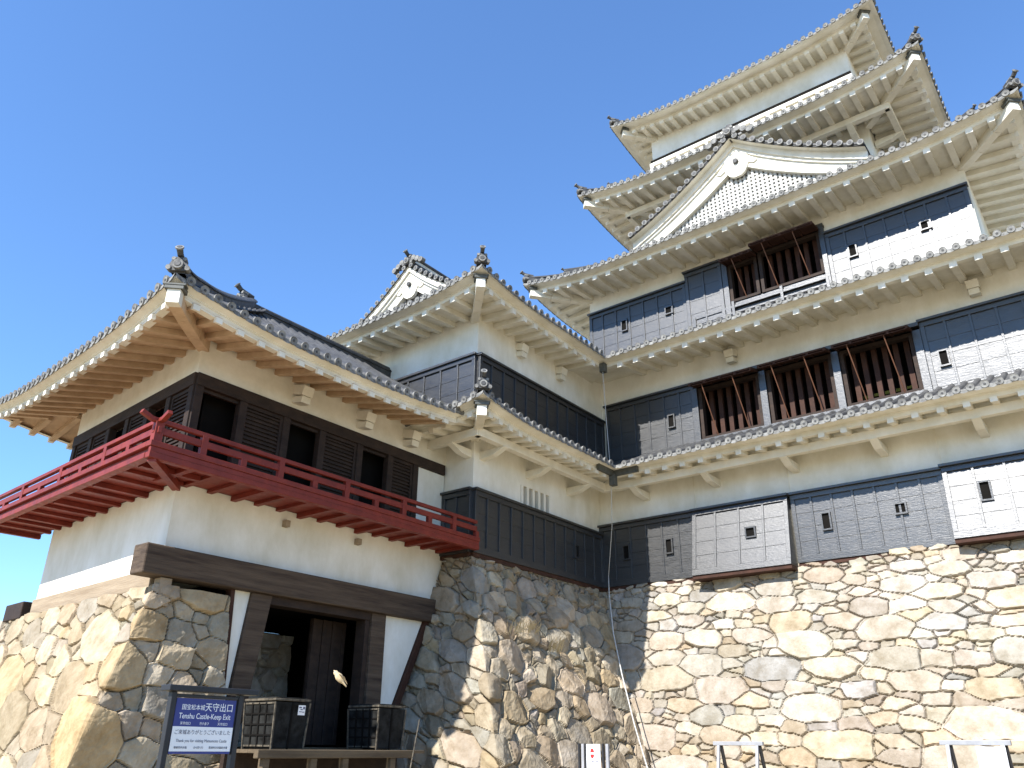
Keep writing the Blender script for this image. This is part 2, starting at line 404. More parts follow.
def rafter(S, u, o, m, wd=.13, h=.12, s=.30, d0=.045, tip=None):
    mb = MB()
    m_ = S.top(u, o)
    if m_ < d0+.2: return None
    k = 3; ds = [d0+(m_-d0)*j/k for j in range(k+1)]
    for j in range(k):
        da, db = ds[j], ds[j+1]
        p = []
        for hh in (-h, .0):
            for (d, uu) in ((da, u-wd/2), (da, u+wd/2), (db, u+wd/2), (db, u-wd/2)):
                p.append(S.P(uu, d, S.ze+.012+S.lift(u, d)+s*d+hh))
        f = [(0, 1, 2, 3), (1, 0, 4, 5), (2, 1, 5, 6), (0, 3, 7, 4)]
        f = [tuple(reversed(x)) for x in [(3, 2, 1, 0)]]+[(0, 4, 5, 1), (1, 5, 6, 2), (3, 7, 4, 0)] if False else [(0, 1, 2, 3), (0, 4, 5, 1), (1, 5, 6, 2), (2, 6, 7, 3), (3, 7, 4, 0), (4, 7, 6, 5)]
        mb.add(p, f, m)
    # tip in its own pale colour, a little proud of the fascia
    if tip:
        p = []
        for hh in (-h-.004, -.01):
            for (d, uu) in ((d0-.004, u-wd/2-.003), (d0-.004, u+wd/2+.003), (d0+.07, u+wd/2+.003), (d0+.07, u-wd/2-.003)):
                p.append(S.P(uu, d, S.ze+.012+S.lift(u, d)+s*d+hh))
        mb.add(p, [(0, 3, 2, 1), (0, 1, 5, 4), (1, 2, 6, 5), (3, 0, 4, 7), (2, 3, 7, 6)], tip)
    return mb

def hip_ridge(S, end, D, roof, s=1.0, second=True, ov=.20, rh=.30):
    """ridge running up the hip at end 'A' or 'B' of side S"""
    mb = MB()
    k = 12; pts = []
    k_ = S.a if end == 'A' else S.b
    for j in range(k+1):
        d = -ov+.06+(D+ov-.06)*j/k; u = k_*d if end == 'A' else S.L-k_*d
        up = .10*max(0, 1-(d+ov)/.9)**2
        pts.append(S.P(u, d, S.zt(u, d)+up))
    dirv = (pts[0]-pts[3]); dirv.z = 0; dirv.normalize(); t = Vector((-dirv.y, dirv.x, 0))
    H = rh
    G = []
    for i, p in enumerate(pts):
        f = min(1, .62+.38*i/3)
        sec = ((-.11, -.06), (-.11, .07), (-.085, .07), (-.085, H*f-.12), (-.11, H*f-.12), (-.11, H*f-.09), (-.07, H*f-.05), (0, H*f), (.07, H*f-.05), (.11, H*f-.09), (.11, H*f-.12), (.085, H*f-.12), (.085, .07), (.11, .07), (.11, -.06))
        G.append([p+t*a*s+Vector((0, 0, b)) for a, b in sec])
    mb.grid([list(reversed(g)) for g in G], TILE, False)
    mb.add(G[0], [tuple(range(len(G[0])))], TILE)
    ornament(mb, pts[0]+dirv*.03, dirv, s*.9)
    if second and D > 1.6:
        i = 4; ornament(mb, pts[i]+Vector((0, 0, H-.06)), dirv, .62*s)
        G2 = []
        for p in pts[i:]:
            G2.append([p+t*a*s+Vector((0, 0, b)) for a, b in ((.08, H-.06), (.08, H+.10), (.04, H+.15), (-.04, H+.15), (-.08, H+.10), (-.08, H-.06))])
        mb.grid(G2, TILE, False)
    mb.build('hip_ridge', roof)

def hip_rafter(S, end, o, roof, m=CREAM, wd=.20, h=.24, s=.30, cap=True):
    mb = MB(); pts = []
    k_ = S.a if end == 'A' else S.b
    for d in (-.03, o*.33, o*.66, o+.05):
        u = k_*d if end == 'A' else S.L-k_*d
        pts.append(S.P(u, d, S.ze+.0+S.lift(max(0, u), d)+s*d))
    for i in range(3): mb.beam(pts[i], pts[i+1], wd, h, m, drop=1.0)
    dv = (pts[0]-pts[1]); dv.normalize()
    if cap:
        mb.beam(pts[0]+dv*.015, pts[0]-dv*.16, wd+.012, h+.008, PLASTER, drop=1.0)
        mb.beam(pts[0]+dv*.05+Vector((0, 0, .075)), pts[0]-dv*.20+Vector((0, 0, .075)), wd+.10, .085, CAPM, drop=1.0)
        mb.beam(pts[0]+dv*.06+Vector((0, 0, .082)), pts[0]-dv*.10+Vector((0, 0, .082)), wd+.16, .03, CAPM, drop=1.0)
    mb.build('hip_rafter', roof, bevel=.006)

def make_roof(parent, sides, o, D, name='roof', sp=.31, rsp=.55, rmat=CREAM, smat=CREAM, s=.30, wd=.13, h=.12, purlin=None, rtip=None, hips=True, rs=1.0, hD=None, ov=.20, rh=.30, second=True):
    """sides: list of dict(S=Side, tiles=bool, rafters='each'|'one'|None, hipA, hipB)"""
    mt = MB(); mf = MB(); ms = MB()
    for q in sides:
        S = q['S']
        if q.get('tiles', True): tiles(mt, S, q.get('D', D), sp, ov=ov)
        fascia(mf, S, q.get('fm', PLASTER), ov); soffit(ms, S, o, smat, s)
    roof = mt.build(name, parent)
    mf.build('eave_fascia', roof); ms.build('soffit', roof)
    for q in sides:
        S = q['S']; md = q.get('rafters', 'each')
        if md:
            n = int(round(S.L/rsp)); acc = MB()
            for i in range(1, n):
                u = S.L*i/n
                r = rafter(S, u, o+.02, rmat, wd, h, s, tip=rtip)
                if r is None: continue
                if md == 'each': r.build('rafter', roof)
                else:
                    acc.add(r.v, [], rmat)
                    b = len(acc.v)-len(r.v)
                    for f, mi_, sm_ in zip(r.f, r.m, r.sm):
                        acc.f.append(tuple(b+x for x in f)); acc.m.append(acc.mi(r.mats[mi_])); acc.sm.append(sm_)
            if md == 'one': acc.build('side_rafters', roof, kind='stuff')
        for e, k in (('A', 'hipA'), ('B', 'hipB')):
            if q.get(k):
                hip_ridge(S, e, hD or D, roof, rs, second, ov=ov, rh=rh); hip_rafter(S, e, o, roof, rmat, s=s)
        if purlin:
            pd, bsp, oo = purlin
            pm = MB(); lo, hi = S.rng(pd)
            z = S.ze+.012+s*pd-h
            lo2 = lo if S.a else lo; 
            q1 = S.P(lo-.05, pd, z); q2 = S.P(hi+.05, pd, z)
            pm.beam(q1, q2, .17, .20, CREAM); pm.build('purlin', roof, bevel=.01)
            nb = max(1, int(round((hi-lo)/bsp)))
            off = q.get('boff', .5)
            for i in range(nb):
                u = lo+(i+off)*(hi-lo)/nb; bm_ = MB()
                z2 = z-.20
                a = S.P(u, pd-.06, z2+.06); b = S.P(u, oo+.05, z2-.12)
                pts = [S.P(u-.09, pd-.10, z2+.0), S.P(u-.09, pd-.10, z2+.085-.10), S.P(u-.09, pd+.25, z2-.16), S.P(u-.09, oo+.03, z2-.20), S.P(u-.09, oo+.03, z2)]
                bm_.prism(pts, S.U*.18, CREAM); bm_.build('bracket', roof, bevel=.012)
    return roof

def bracket_stubs(parent, S, o, us, z_s=.30, m=CREAM):
    for u in us:
        mb = MB(); z = S.ze+.012+z_s*o-.16
        mb.beam(S.P(u, o-.36, z-.10), S.P(u, o+.05, z+.02), .26, .20, m)
        mb.beam(S.P(u, o-.30, z-.30), S.P(u, o+.05, z-.24), .22, .14, m)
        mb.build('bracket', parent, bevel=.01)

# ------------------------------------------------------------------ boarding
def boards(parent, fr, u0, u1, z0, z1, n0=.05, flare=0.0, bsp=.5, holes=(), rows=4, cap=True, ends=(True, True), under=True, label=None, capo=.0):
    mb = MB(); sh = (lambda z: flare*(z1-z)/(z1-z0)) if flare else (lambda z: 0)
    fr.box(mb, u0, u1, -.02 if not flare else -.35, n0, z0, z1, BOARD, sh) if not flare else None
    if flare:   # hollow-looking projecting bay
        mb.hexa([fr.p(u0, n0+flare, z0), fr.p(u1, n0+flare, z0), fr.p(u1, -.05, z0), fr.p(u0, -.05, z0),
                 fr.p(u0, n0, z1), fr.p(u1, n0, z1), fr.p(u1, -.05, z1), fr.p(u0, -.05, z1)], BOARD)
    zb, zt = z0+.15, z1-.13
    for i in range(rows):   # lapped boards
        a = zb+(zt-zb)*i/rows; b = zb+(zt-zb)*(i+1)/rows
        mb.hexa([fr.p(u0+.03, n0+.015+sh(a), a), fr.p(u1-.03, n0+.015+sh(a), a), fr.p(u1-.03, n0-.01+sh(a), a), fr.p(u0+.03, n0-.01+sh(a), a),
                 fr.p(u0+.03, n0+.010+sh(b), b-.002), fr.p(u1-.03, n0+.010+sh(b), b-.002), fr.p(u1-.03, n0-.01+sh(b), b-.004), fr.p(u0+.03, n0-.01+sh(b), b-.004)], BOARD)
    nb = max(1, int(round((u1-u0)/bsp))); w_ = .026
    us = [u0+(u1-u0)*i/nb for i in range(nb+1)]
    for i, u in enumerate(us):
        w2 = .05 if i in (0, nb) else w_
        uu = min(max(u, u0+w2), u1-w2)
        fr.box(mb, uu-w2, uu+w2, n0-.01, n0+.045, z0+.152, z1-.112, BOARD, sh)
    fr.box(mb, u0, u1, n0-.01, n0+.05, z1-.11, z1, BOARD, sh)
    fr.box(mb, u0, u1, n0-.01, n0+.052, z0, z0+.15, BOARD, sh)
    if cap: fr.box(mb, u0-.03, u1+.03, -.02, n0+.13+capo, z1+.003, z1+.06, BOARD)
    if under: fr.box(mb, u0, u1, -.02, n0+.02+flare, z0-.09, z0-.003, REDBROWN)
    o = mb.build('weatherboarding', parent, bevel=.004)
    if label: o['label'] = label
    for (u, z, w_, h_) in holes:
        hb = MB(); n1 = n0+sh(z)+.02
        fr.box(hb, u-w_/2, u+w_/2, n1-.03, n1+.012, z-h_/2, z+h_/2, BLACK)  # flat black panel paints the shade of a hole
        for (a, b, c, d) in ((u-w_/2-.035, u-w_/2, z-h_/2-.035, z+h_/2+.035), (u+w_/2, u+w_/2+.035, z-h_/2-.035, z+h_/2+.035), (u-w_/2, u+w_/2, z+h_/2, z+h_/2+.035), (u-w_/2, u+w_/2, z-h_/2-.035, z-h_/2)):
            fr.box(hb, a, b, n1-.03, n1+.06, c, d, BOARD)
        hb.build('loophole', o)
    return o

def flap_window(parent, fr, u0, u1, z0, z1, out=.85, ang=8, bars=6, rods=2, depth=1.2, yellow=False, fz=None):
    """opening with timber frame, upright bars, a top-hung shutter propped open and slender rods"""
    mb = MB()
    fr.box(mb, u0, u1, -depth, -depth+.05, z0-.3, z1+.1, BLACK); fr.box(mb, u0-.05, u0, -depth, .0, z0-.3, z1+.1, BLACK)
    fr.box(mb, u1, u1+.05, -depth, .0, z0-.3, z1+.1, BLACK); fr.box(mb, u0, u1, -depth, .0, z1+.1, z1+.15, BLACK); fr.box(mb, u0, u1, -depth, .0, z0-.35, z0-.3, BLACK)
    for a, b, c, d in ((u0, u0+.09, z0, z1), (u1-.09, u1, z0, z1)): fr.box(mb, a, b, -.12, .07, c, d, DARKWOOD)
    fr.box(mb, u0+.09, u1-.09, -.12, .06, z1-.09, z1, DARKWOOD); fr.box(mb, u0+.09, u1-.09, -.12, .06, z0, z0+.08, DARKWOOD)
    W = mb.build('window', parent)
    g = MB()
    for i in range(bars):
        u = u0+.1+(u1-u0-.2)*(i+.5)/bars; fr.box(g, u-.06, u+.06, -.36, -.24, z0-.1, z1-.02, REDBROWN)
    g.build('window_bars', W)
    if yellow:
        y = MB(); fr.box(y, u0+.1, u1-.1, -.75, -.70, z0+.42, z0+.50, YELLOW); y.build('handrail', W)  # plain yellow bar across the opening
    s = MB(); a = math.radians(ang); zf = (fz if fz else z1)
    c, d = math.cos(a), math.sin(a)
    def q(u, r, t): return fr.p(u, .08+r*c+t*d, zf-r*d+t*c)
    s.hexa([q(u0-.02, 0, 0), q(u1+.02, 0, 0), q(u1+.02, out, 0), q(u0-.02, out, 0), q(u0-.02, 0, .04), q(u1+.02, 0, .04), q(u1+.02, out, .04), q(u0-.02, out, .04)], REDBROWN)
    nb = 4
    for i in range(nb+1):
        u = u0+(u1-u0)*i/nb
        s.hexa([q(u-.03, .0, -.035), q(u+.03, .0, -.035), q(u+.03, out, -.035), q(u-.03, out, -.035), q(u-.03, .0, -.002), q(u+.03, .0, -.002), q(u+.03, out, -.002), q(u-.03, out, -.002)], REDBROWN)
    s.hexa([q(u0, out-.07, -.05), q(u1, out-.07, -.05), q(u1, out+.01, -.05), q(u0, out+.01, -.05), q(u0, out-.07, -.037), q(u1, out-.07, -.037), q(u1, out+.01, -.037), q(u0, out+.01, -.037)], REDBROWN)
    s.build('shutter', W)
    for i in range(rods):
        u = u0+(u1-u0)*(i+.5)/rods-.1; r = MB()
        r.cyl(q(u, out*.93, -.05), fr.p(u+.12, .05, z0+.05), .016, .016, 6, ROD); r.build('prop_rod', W)
    return W

def gable(parent, x0, H, Wd, y, zb, depth, sc_=1.0, dark=False, og=.36):
    """dormer gable facing -Y: centre x0, base z zb, apex height H, half width Wd, front plane y, roof running back by depth"""
    def rk(t): return zb+H*(1-(1.32*t-.32*t*t))       # concave rake
    K = 14; T = [i/K for i in range(K+1)]
    fr_ = MB()
    r_mat = PLASTER
    # tiled slopes
    for sgn in (-1, 1):
        G = []
        for t in T: G.append([(x0+sgn*Wd*t, y-og, rk(t)+.42*sc_), (x0+sgn*Wd*t, y+depth, rk(t)+.42*sc_)])
        if sgn < 0: G = [list(reversed(g)) for g in G]
        fr_.grid(G, TILE, True)
        G = []
        for t in T: G.append([(x0+sgn*Wd*t, y-og, rk(t)+.34*sc_), (x0+sgn*Wd*t, y+depth, rk(t)+.34*sc_)])
        if sgn > 0: G = [list(reversed(g)) for g in G]
        fr_.grid(G, CREAM, True)
        n = int(Wd*1.25/(.30*sc_)); r = .070*sc_
        for i in range(n):
            t = (i+.7)/n; x = x0+sgn*Wd*t; z = rk(t)+.46*sc_
            fr_.cyl((x, y-og-.02, z), (x, y+min(depth, .55), z), r, r, 10, TILE, caps=(False, False))
            fr_.cyl((x, y-og-.05, z), (x, y-og-.015, z), r*1.22, r*1.22, 12, TILEEND)
            fr_.cyl((x, y-og-.056, z), (x, y-og-.05, z), r*.7, r*.7, 10, TILE, caps=(True, False))
        # rake roll of tiles
        for i in range(K):
            t0, t1 = T[i], T[i+1]
            fr_.beam((x0+sgn*Wd*t0, y-og+.12, rk(t0)+.50*sc_), (x0+sgn*Wd*t1, y-og+.12, rk(t1)+.50*sc_), .20, .10, TILE)
        # courses running down the slope
        m = int(depth/.31)
        for j in range(1, m):
            yy = y-.24+j*.31
            rows = [[(x0+sgn*Wd*t, yy-.075, rk(t)+.42*sc_), (x0+sgn*Wd*t, yy, rk(t)+.51*sc_), (x0+sgn*Wd*t, yy+.075, rk(t)+.42*sc_)] for t in T]
            if sgn < 0: rows = [list(reversed(g)) for g in rows]
            fr_.grid(rows, TILE, True)
    # ridge with white plaster courses
    zr = rk(0)+.42*sc_
    fr_.box(x0-.13*sc_, x0+.13*sc_, y-og+.06, y+depth, zr-.1, zr+.12*sc_, TILE)
    fr_.box(x0-.10*sc_, x0+.10*sc_, y-og+.08, y+depth, zr+.12*sc_, zr+.26*sc_, PLASTER)
    fr_.box(x0-.13*sc_, x0+.13*sc_, y-og+.05, y+depth, zr+.26*sc_, zr+.31*sc_, TILE)
    fr_.cyl((x0, y-og+.03, zr+.36*sc_), (x0, y+depth, zr+.36*sc_), .09*sc_, .09*sc_, 10, TILE)
    ornament(fr_, (x0, y-og-.02, zr+.02), (0, -1), 1.15*sc_, up=dark)
    for sgn in (-1, 1):
        for k in range(3):
            fr_.cyl((x0+sgn*(.28+.17*k)*sc_, y-og-.06, zr+.12-.10*k*sc_), (x0+sgn*(.28+.17*k)*sc_, y-og+.08, zr+.12-.10*k*sc_), .10*sc_, .10*sc_, 10, TILEEND)
    G_ = fr_.build('gable', parent)
    # stepped bargeboards
    for sgn in (-1, 1):
        bb = MB()
        for (hi, lo, yo, th, mm) in ((.34, .18, -.14, .2, CREAM), (.18, .06, -.08, .2, PLASTER), (.06, -.40, -.02, .16, PLASTER)):
            Gf = []
            for t in T:
                x = x0+sgn*Wd*t; z = rk(t)
                e = 1-.45*t
                Gf.append([(x, y+yo+th, z+lo*sc_*e), (x, y+yo, z+lo*sc_*e), (x, y+yo, z+hi*sc_), (x, y+yo+th, z+hi*sc_)])
            if sgn > 0: Gf = [list(reversed(g)) for g in Gf]
            bb.grid(Gf, mm, False)
        bb.build('bargeboard', G_)
    # lattice field and its grid
    la = MB()
    la.poly([(x0, y+.20, rk(0)), (x0-Wd*.95, y+.20, zb), (x0+Wd*.95, y+.20, zb)], TILE if dark else BLACK)
    cs_ = .125*sc_; bw = .066*sc_
    n = int(Wd*.95/cs_)
    for i in range(-n, n+1):
        x = x0+i*cs_; t = abs(x-x0)/Wd; zt = rk(t)-.05
        if zt > zb+.05: la.box(x-bw/2, x+bw/2, y+.10, y+.16, zb, zt, LATT2 if not dark else LATT)
    k = 0
    while zb+k*cs_ < rk(0)-.3*sc_:
        z = zb+k*cs_
        lo_, hi_ = 0.0, 1.0
        for _ in range(30):
            m_ = (lo_+hi_)/2
            if rk(m_)-.05 > z+.04: lo_ = m_
            else: hi_ = m_
        la.box(x0-Wd*lo_, x0+Wd*lo_, y+.125, y+.165, z-bw/2, z+bw/2, LATT2 if not dark else LATT); k += 1
    la.build('gable_lattice', G_)
    # pendant with boss
    pe = MB(); s = sc_
    out = [(0, .10), (.34, -.22), (.62, -.52), (.50, -.58), (.36, -.50), (.30, -.62), (.22, -.76), (.10, -.83), (-.10, -.83), (-.22, -.76), (-.30, -.62), (-.36, -.50), (-.50, -.58), (-.62, -.52), (-.34, -.22)]
    pe.prism([(x0+a*s, y-.06, rk(0)+b*s) for a, b in out][::-1], (0, .10, 0), PLASTER)
    pe.cyl((x0, y-.055, rk(0)-.32*s), (x0, y-.14, rk(0)-.32*s), .095*s, .08*s, 6, TILE)
    pe.build('gable_pendant', G_, bevel=.008)
    return G_

# ================================================================== the keep
keep = thing('castle_keep', (-6.6, 22, 3.95), 'tall five-tiered castle keep with black boards, white plaster and grey tiled eaves', 'castle keep')
F1 = Fr((0, 19.0), (1, 0), (0, -1)); F2 = Fr((0, 19.1), (1, 0), (0, -1)); F3 = Fr((0, 19.55), (1, 0), (0, -1))
XR1, YB = 2.6, 32.0
m = MB(); m.box(-12.4, XR1, 19.0, YB, 3.97, 7.2, PLASTER)
for x in (-8.83, -6.33, -2.95): m.box(x-.015, x+.015, 18.985, 19.05, 5.72, 6.6, CREAM)
m.build('wall', keep)
m = MB(); m.box(-12.4, XR1-.1, 19.1, YB, 9.20, 10.6, PLASTER)
m.box(-12.4, -8.55, 19.1, YB, 6.9, 9.2, PLASTER); m.box(-2.80, XR1-.1, 19.1, YB, 6.9, 9.2, PLASTER); m.box(-8.55, -2.8, 20.6, YB, 6.9, 9.2, PLASTER)
m.build('wall', keep)
X3L, X3R = -12.2, -1.11; Y3B = 29.5
m = MB(); m.box(X3L, X3R, 19.55, Y3B, 13.10, 14.4, PLASTER); m.box(X3L, -7.5, 19.55, Y3B, 10.3, 13.1, PLASTER); m.box(-4.7, X3R, 19.55, Y3B, 10.3, 13.1, PLASTER)
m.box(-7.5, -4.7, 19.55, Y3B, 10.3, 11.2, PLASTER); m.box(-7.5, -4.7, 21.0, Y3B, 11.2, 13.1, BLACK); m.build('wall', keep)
X4L, X4R, Y4 = -10.33, -3.28, 21.25
m = MB(); m.box(X4L, X4R, Y4, 27.8, 13.5, 18.2, PLASTER); m.build('wall', keep)
X5L, X5R, Y5 = -10.70, -3.53, 21.9
m = MB(); m.box(X5L, X5R, Y5, 27.3, 17.3, 22, PLASTER); m.build('wall', keep)
# first storey boarding
boards(keep, F1, -11.75, -8.86, 3.95, 5.60, bsp=.50, holes=[(-9.62, 4.82, .15, .34), (-10.9, 4.82, .15, .34)])
boards(keep, F1, -8.85, -6.36, 3.90, 5.58, n0=.16, flare=.30, bsp=.60, holes=[(-7.30, 4.80, .20, .20)], label='silvery sunlit projecting board bay')
boards(keep, F1, -6.33, -2.97, 3.98, 5.60, bsp=.48, holes=[(-5.55, 4.86, .16, .36), (-3.92, 4.90, .20, .20)])
boards(keep, F1, -2.95, .6, 4.02, 5.62, n0=.16, flare=.20, bsp=.60, holes=[(-2.2, 4.95, .17, .36), (-.6, 4.95, .17, .36)])
boards(keep, F1, .62, XR1, 3.98, 5.62, bsp=.50)
# second storey
boards(keep, F2, -11.45, -8.60, 7.0, 9.18, bsp=.50, holes=[(-9.33, 8.28, .15, .33)], rows=5)
boards(keep, F2, -2.78, XR1-.1, 7.0, 9.22, bsp=.52, holes=[(-2.42, 8.20, .16, .34), (.5, 8.2, .16, .34)], rows=5)
m = MB()
for u in (-8.58, -6.65, -4.77, -2.87): F2.box(m, u-.09, u+.09, -.14, .14, 6.9, 9.05, BOARD)
F2.box(m, -8.6, -2.78, -.02, .20, 9.12, 9.22, BOARD); F2.box(m, -8.6, -2.78, -.05, .12, 7.3, 7.55, BOARD)
m.build('window_posts', keep, bevel=.006)
for a, b, yl in ((-8.48, -6.75, False), (-6.55, -4.87, False), (-4.67, -2.97, True)):
    flap_window(keep, F2, a, b, 7.55, 9.05, out=.55, ang=14, bars=6, yellow=yl, fz=9.10)
# third storey
boards(keep, F3, X3L+.02, -8.78, 10.6, 12.74, bsp=.50, holes=[(-10.9, 12.0, .15, .33), (-9.35, 12.02, .2, .2)], rows=5)
boards(keep, F3, -4.62, X3R-.02, 10.6, 12.74, bsp=.50, holes=[(-3.98, 11.98, .16, .33), (-2.2, 12.02, .2, .2)], rows=5)
boards(keep, F3, -8.76, -7.60, 10.6, 13.02, n0=.09, bsp=.55, rows=5)
m = MB(); F3.box(m, -7.58, -7.42, -.1, .14, 11.2, 13.1, BOARD); F3.box(m, -4.75, -4.62, -.1, .14, 11.2, 13.1, BOARD); F3.box(m, -7.5, -4.6, -.1, .16, 13.02, 13.10, BOARD)
m.build('window_posts', keep, bevel=.006)
flap_window(keep, F3, -7.42, -6.55, 11.62, 12.86, out=.55, ang=12, bars=3, rods=1, fz=12.86)
flap_window(keep, F3, -6.50, -4.75, 11.62, 12.94, out=.60, ang=8, bars=6, rods=2, fz=12.96)
m = MB()   # low sill railing in front of the opening
for a, b in ((-8.55, -7.35), (-7.35, -5.95), (-5.95, -4.7)):
    F3.box(m, a, b, .07, .13, 11.40, 11.48, BOARD); F3.box(m, a, b, .07, .12, 11.22, 11.28, BOARD)
for u in (-8.55, -7.35, -5.95, -4.72): F3.box(m, u-.04, u+.04, .02, .16, 10.75, 11.6 if u in (-7.35, -5.95) else 11.45, BOARD)
F3.box(m, -7.42, -4.7, -.1, .03, 10.9, 11.61, BOARD)
m.build('sill_rail', keep, bevel=.005)
# fourth storey: dark boards at the foot of the plaster
F4 = Fr((0, Y4), (1, 0), (0, -1)); F5 = Fr((0, Y5), (1, 0), (0, -1))
boards(keep, F4, X4L, X4R, 14.0, 15.62, bsp=.5, rows=4)
boards(keep, Fr((X4R, 0), (0, 1), (1, 0)), Y4, 27.8, 14.0, 15.62, bsp=.5, rows=4)
m = MB()   # top storey: dark line and white slotted band
F5.box(m, X5L-.03, X5R+.03, -.02, .12, 19.76, 19.88, BLACK)
F5.box(m, X5L-.06, X5R+.06, .0, .14, 17.6, 19.50, PLASTER)
F5.box(m, X5L-.06, X5R+.06, .0, .14, 19.60, 19.74, PLASTER)
for i in range(14):
    u = X5L-.06+(X5R-X5L+.12)*i/13; u = min(max(u, X5L+.02), X5R-.02); F5.box(m, u-.06, u+.06, .0, .135, 19.5, 19.6, PLASTER)
F5.box(m, X5L-.05, X5R+.05, .0, .02, 19.5, 19.6, BLACK)
m.build('slotted_band', keep)

def rect_roof(parent, xl, xr, yf, yb, ze, lift, o, D, pitch, rsp, sp=.26, front='each', hD=None, purlin=None, left=True, right=True, wd=.15, h=.14, s=.12, right_r='one', rs=1.0, ov=.20):
    sd = [dict(S=Side((xl, yf), (xr, yf), (0, 1), ze, 1, 1, lift, lift, pitch), rafters=front, hipA=True, hipB=True)]
    if right: sd.append(dict(S=Side((xr, yf), (xr, yb), (-1, 0), ze, 1, 1, lift, lift, pitch), rafters=right_r))
    if left: sd.append(dict(S=Side((xl, yb), (xl, yf), (1, 0), ze, 1, 1, lift, lift, pitch), rafters='one'))
    return make_roof(parent, sd, o, D, sp=sp, rsp=rsp, purlin=purlin, rmat=CREAM, smat=CREAM, wd=wd, h=h, s=s, hD=hD, rtip=PLASTER, rs=rs, ov=ov), sd

# tier roofs
E1S = Side((-10.5, 17.7), (XR1+1.3, 17.7), (0, 1), 6.58, -1, 1, 0, .3, .5)
r1 = make_roof(keep, [dict(S=E1S, hipB=True, boff=.40), dict(S=Side((XR1+1.3, 17.7), (XR1+1.3, YB), (-1, 0), 6.58, 1, 0, .3, 0, .5), rafters='one')], 1.30, 1.42, sp=.26, rsp=.49, purlin=(.55, 2.0, 1.3), rtip=PLASTER, ov=.24, s=.16)
E2S = Side((-10.6, 17.6), (XR1+1.2, 17.6), (0, 1), 9.78, -1, 1, 0, .3, .5)
r2 = make_roof(keep, [dict(S=E2S, hipB=True), dict(S=Side((XR1+1.2, 17.6), (XR1+1.2, YB), (-1, 0), 9.78, 1, 0, .3, 0, .5), rafters='one')], 1.50, 1.98, sp=.26, rsp=.50, rtip=PLASTER, s=.19, wd=.15, h=.14)
bracket_stubs(r2, E2S, 1.5, (3.2, 9.1), z_s=.19)
r3, s3 = rect_roof(keep, -13.55, .23, 18.2, Y3B+1.35, 13.28, .34, 1.35, 3.1, .52, .47, sp=.255, hD=2.6)
r4, s4 = rect_roof(keep, -12.18, -1.51, 19.5, 28.9, 17.0, .34, 1.72, 2.2, .5, .43, sp=.25, purlin=(1.05, 2.3, 1.72))
r5, s5 = rect_roof(keep, -11.38, -2.66, 21.08, 28.2, 20.80, .34, .90, 3.6, .5, .38, sp=.245, hD=3.6, ov=.36)
m = MB(); m.box(-9, -5, 24.45, 24.75, 22.6, 23.3, TILE); m.build('ridge', r5)
gable(keep, -6.42, 2.10, 3.45, 18.55, 13.72, 3.4, 1.0)
# little figures on the top eave
for u in (2.35, 4.0, 8.6):
    m = MB(); p = s5[0]['S'].P(u, .5, s5[0]['S'].zt(u, .5)); ornament(m, p, (0, -1), .7); m.build('eave_ornament', r5)

# ================================================================== the corner turret
tur = thing('corner_turret', (-13, 16, 3.95), 'two-storey black and white corner turret in shade, joining the keep to the red-railed wing', 'turret')
XT, YT = -11.75, 13.49
XT2, YT2 = -11.62, 13.36
G1 = Fr((XT, 0), (0, 1), (1, 0)); G2 = Fr((XT2, 0), (0, 1), (1, 0))
m = MB(); m.box(-16.5, XT, YT, 19.0, 3.97, 5.45, PLASTER)
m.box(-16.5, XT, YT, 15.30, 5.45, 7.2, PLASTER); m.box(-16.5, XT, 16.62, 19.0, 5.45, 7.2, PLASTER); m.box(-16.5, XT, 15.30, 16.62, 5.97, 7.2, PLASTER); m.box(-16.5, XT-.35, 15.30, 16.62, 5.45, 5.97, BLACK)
m.build('wall', tur)
m = MB()
for i in range(6):
    y = 15.36+i*.24; m.box(XT-.16, XT+.01, y-.045, y+.045, 5.45, 5.97, PLASTER)
m.build('barred_window', tur)
m = MB(); m.box(-16.2, XT2, YT2, 19.1, 6.9, 10.6, PLASTER); m.build('wall', tur)
boards(tur, G1, YT, 18.95, 3.95, 5.38, bsp=.46, rows=3, capo=-.03, holes=[(17.6, 4.7, .15, .3)])
boards(tur, Fr((0, YT), (1, 0), (0, -1)), -12.62, XT, 3.95, 5.38, bsp=.45, rows=3, capo=-.03)
boards(tur, G2, YT2, 19.05, 7.0, 8.74, bsp=.48, rows=4, capo=-.03)
boards(tur, Fr((0, YT2), (1, 0), (0, -1)), -16.2, XT2, 7.0, 8.74, bsp=.55, rows=4, capo=-.03)
T1S = Side((-10.5, 12.27), (-10.5, 17.7), (-1, 0), 6.58, 1, -1, .20, 0, .5, Lc=2.2)
T1F = Side((-13.2, 12.27), (-10.5, 12.27), (0, 1), 6.58, 0, 1, 0, .20, .5, Lc=2.2)
make_roof(tur, [dict(S=T1S, hipA=True, rafters='each', boff=.5), dict(S=T1F, rafters='each', boff=.62)], 1.24, 1.2, s=.18, sp=.26, rsp=.36, purlin=(.62, 1.75, 1.24), rtip=CREAM)
T2S = Side((-10.6, 12.22), (-10.6, 17.6), (-1, 0), 9.78, 1, -1, .22, 0, .5, Lc=2.2)
T2F = Side((-16.6, 12.22), (-10.6, 12.22), (0, 1), 9.78, 1, 1, .0, .22, .5, Lc=2.2)
T2L = Side((-16.6, 19), (-16.6, 12.22), (1, 0), 9.78, 0, 1, 0, .0, .5, Lc=2.2)
rt2 = make_roof(tur, [dict(S=T2S, hipA=True, rafters='each', D=2.2), dict(S=T2F, rafters='each'), dict(S=T2L, rafters='one', D=2.2)], 1.12, 1.3, sp=.26, rsp=.45, rtip=PLASTER, s=.11, wd=.14, h=.14)
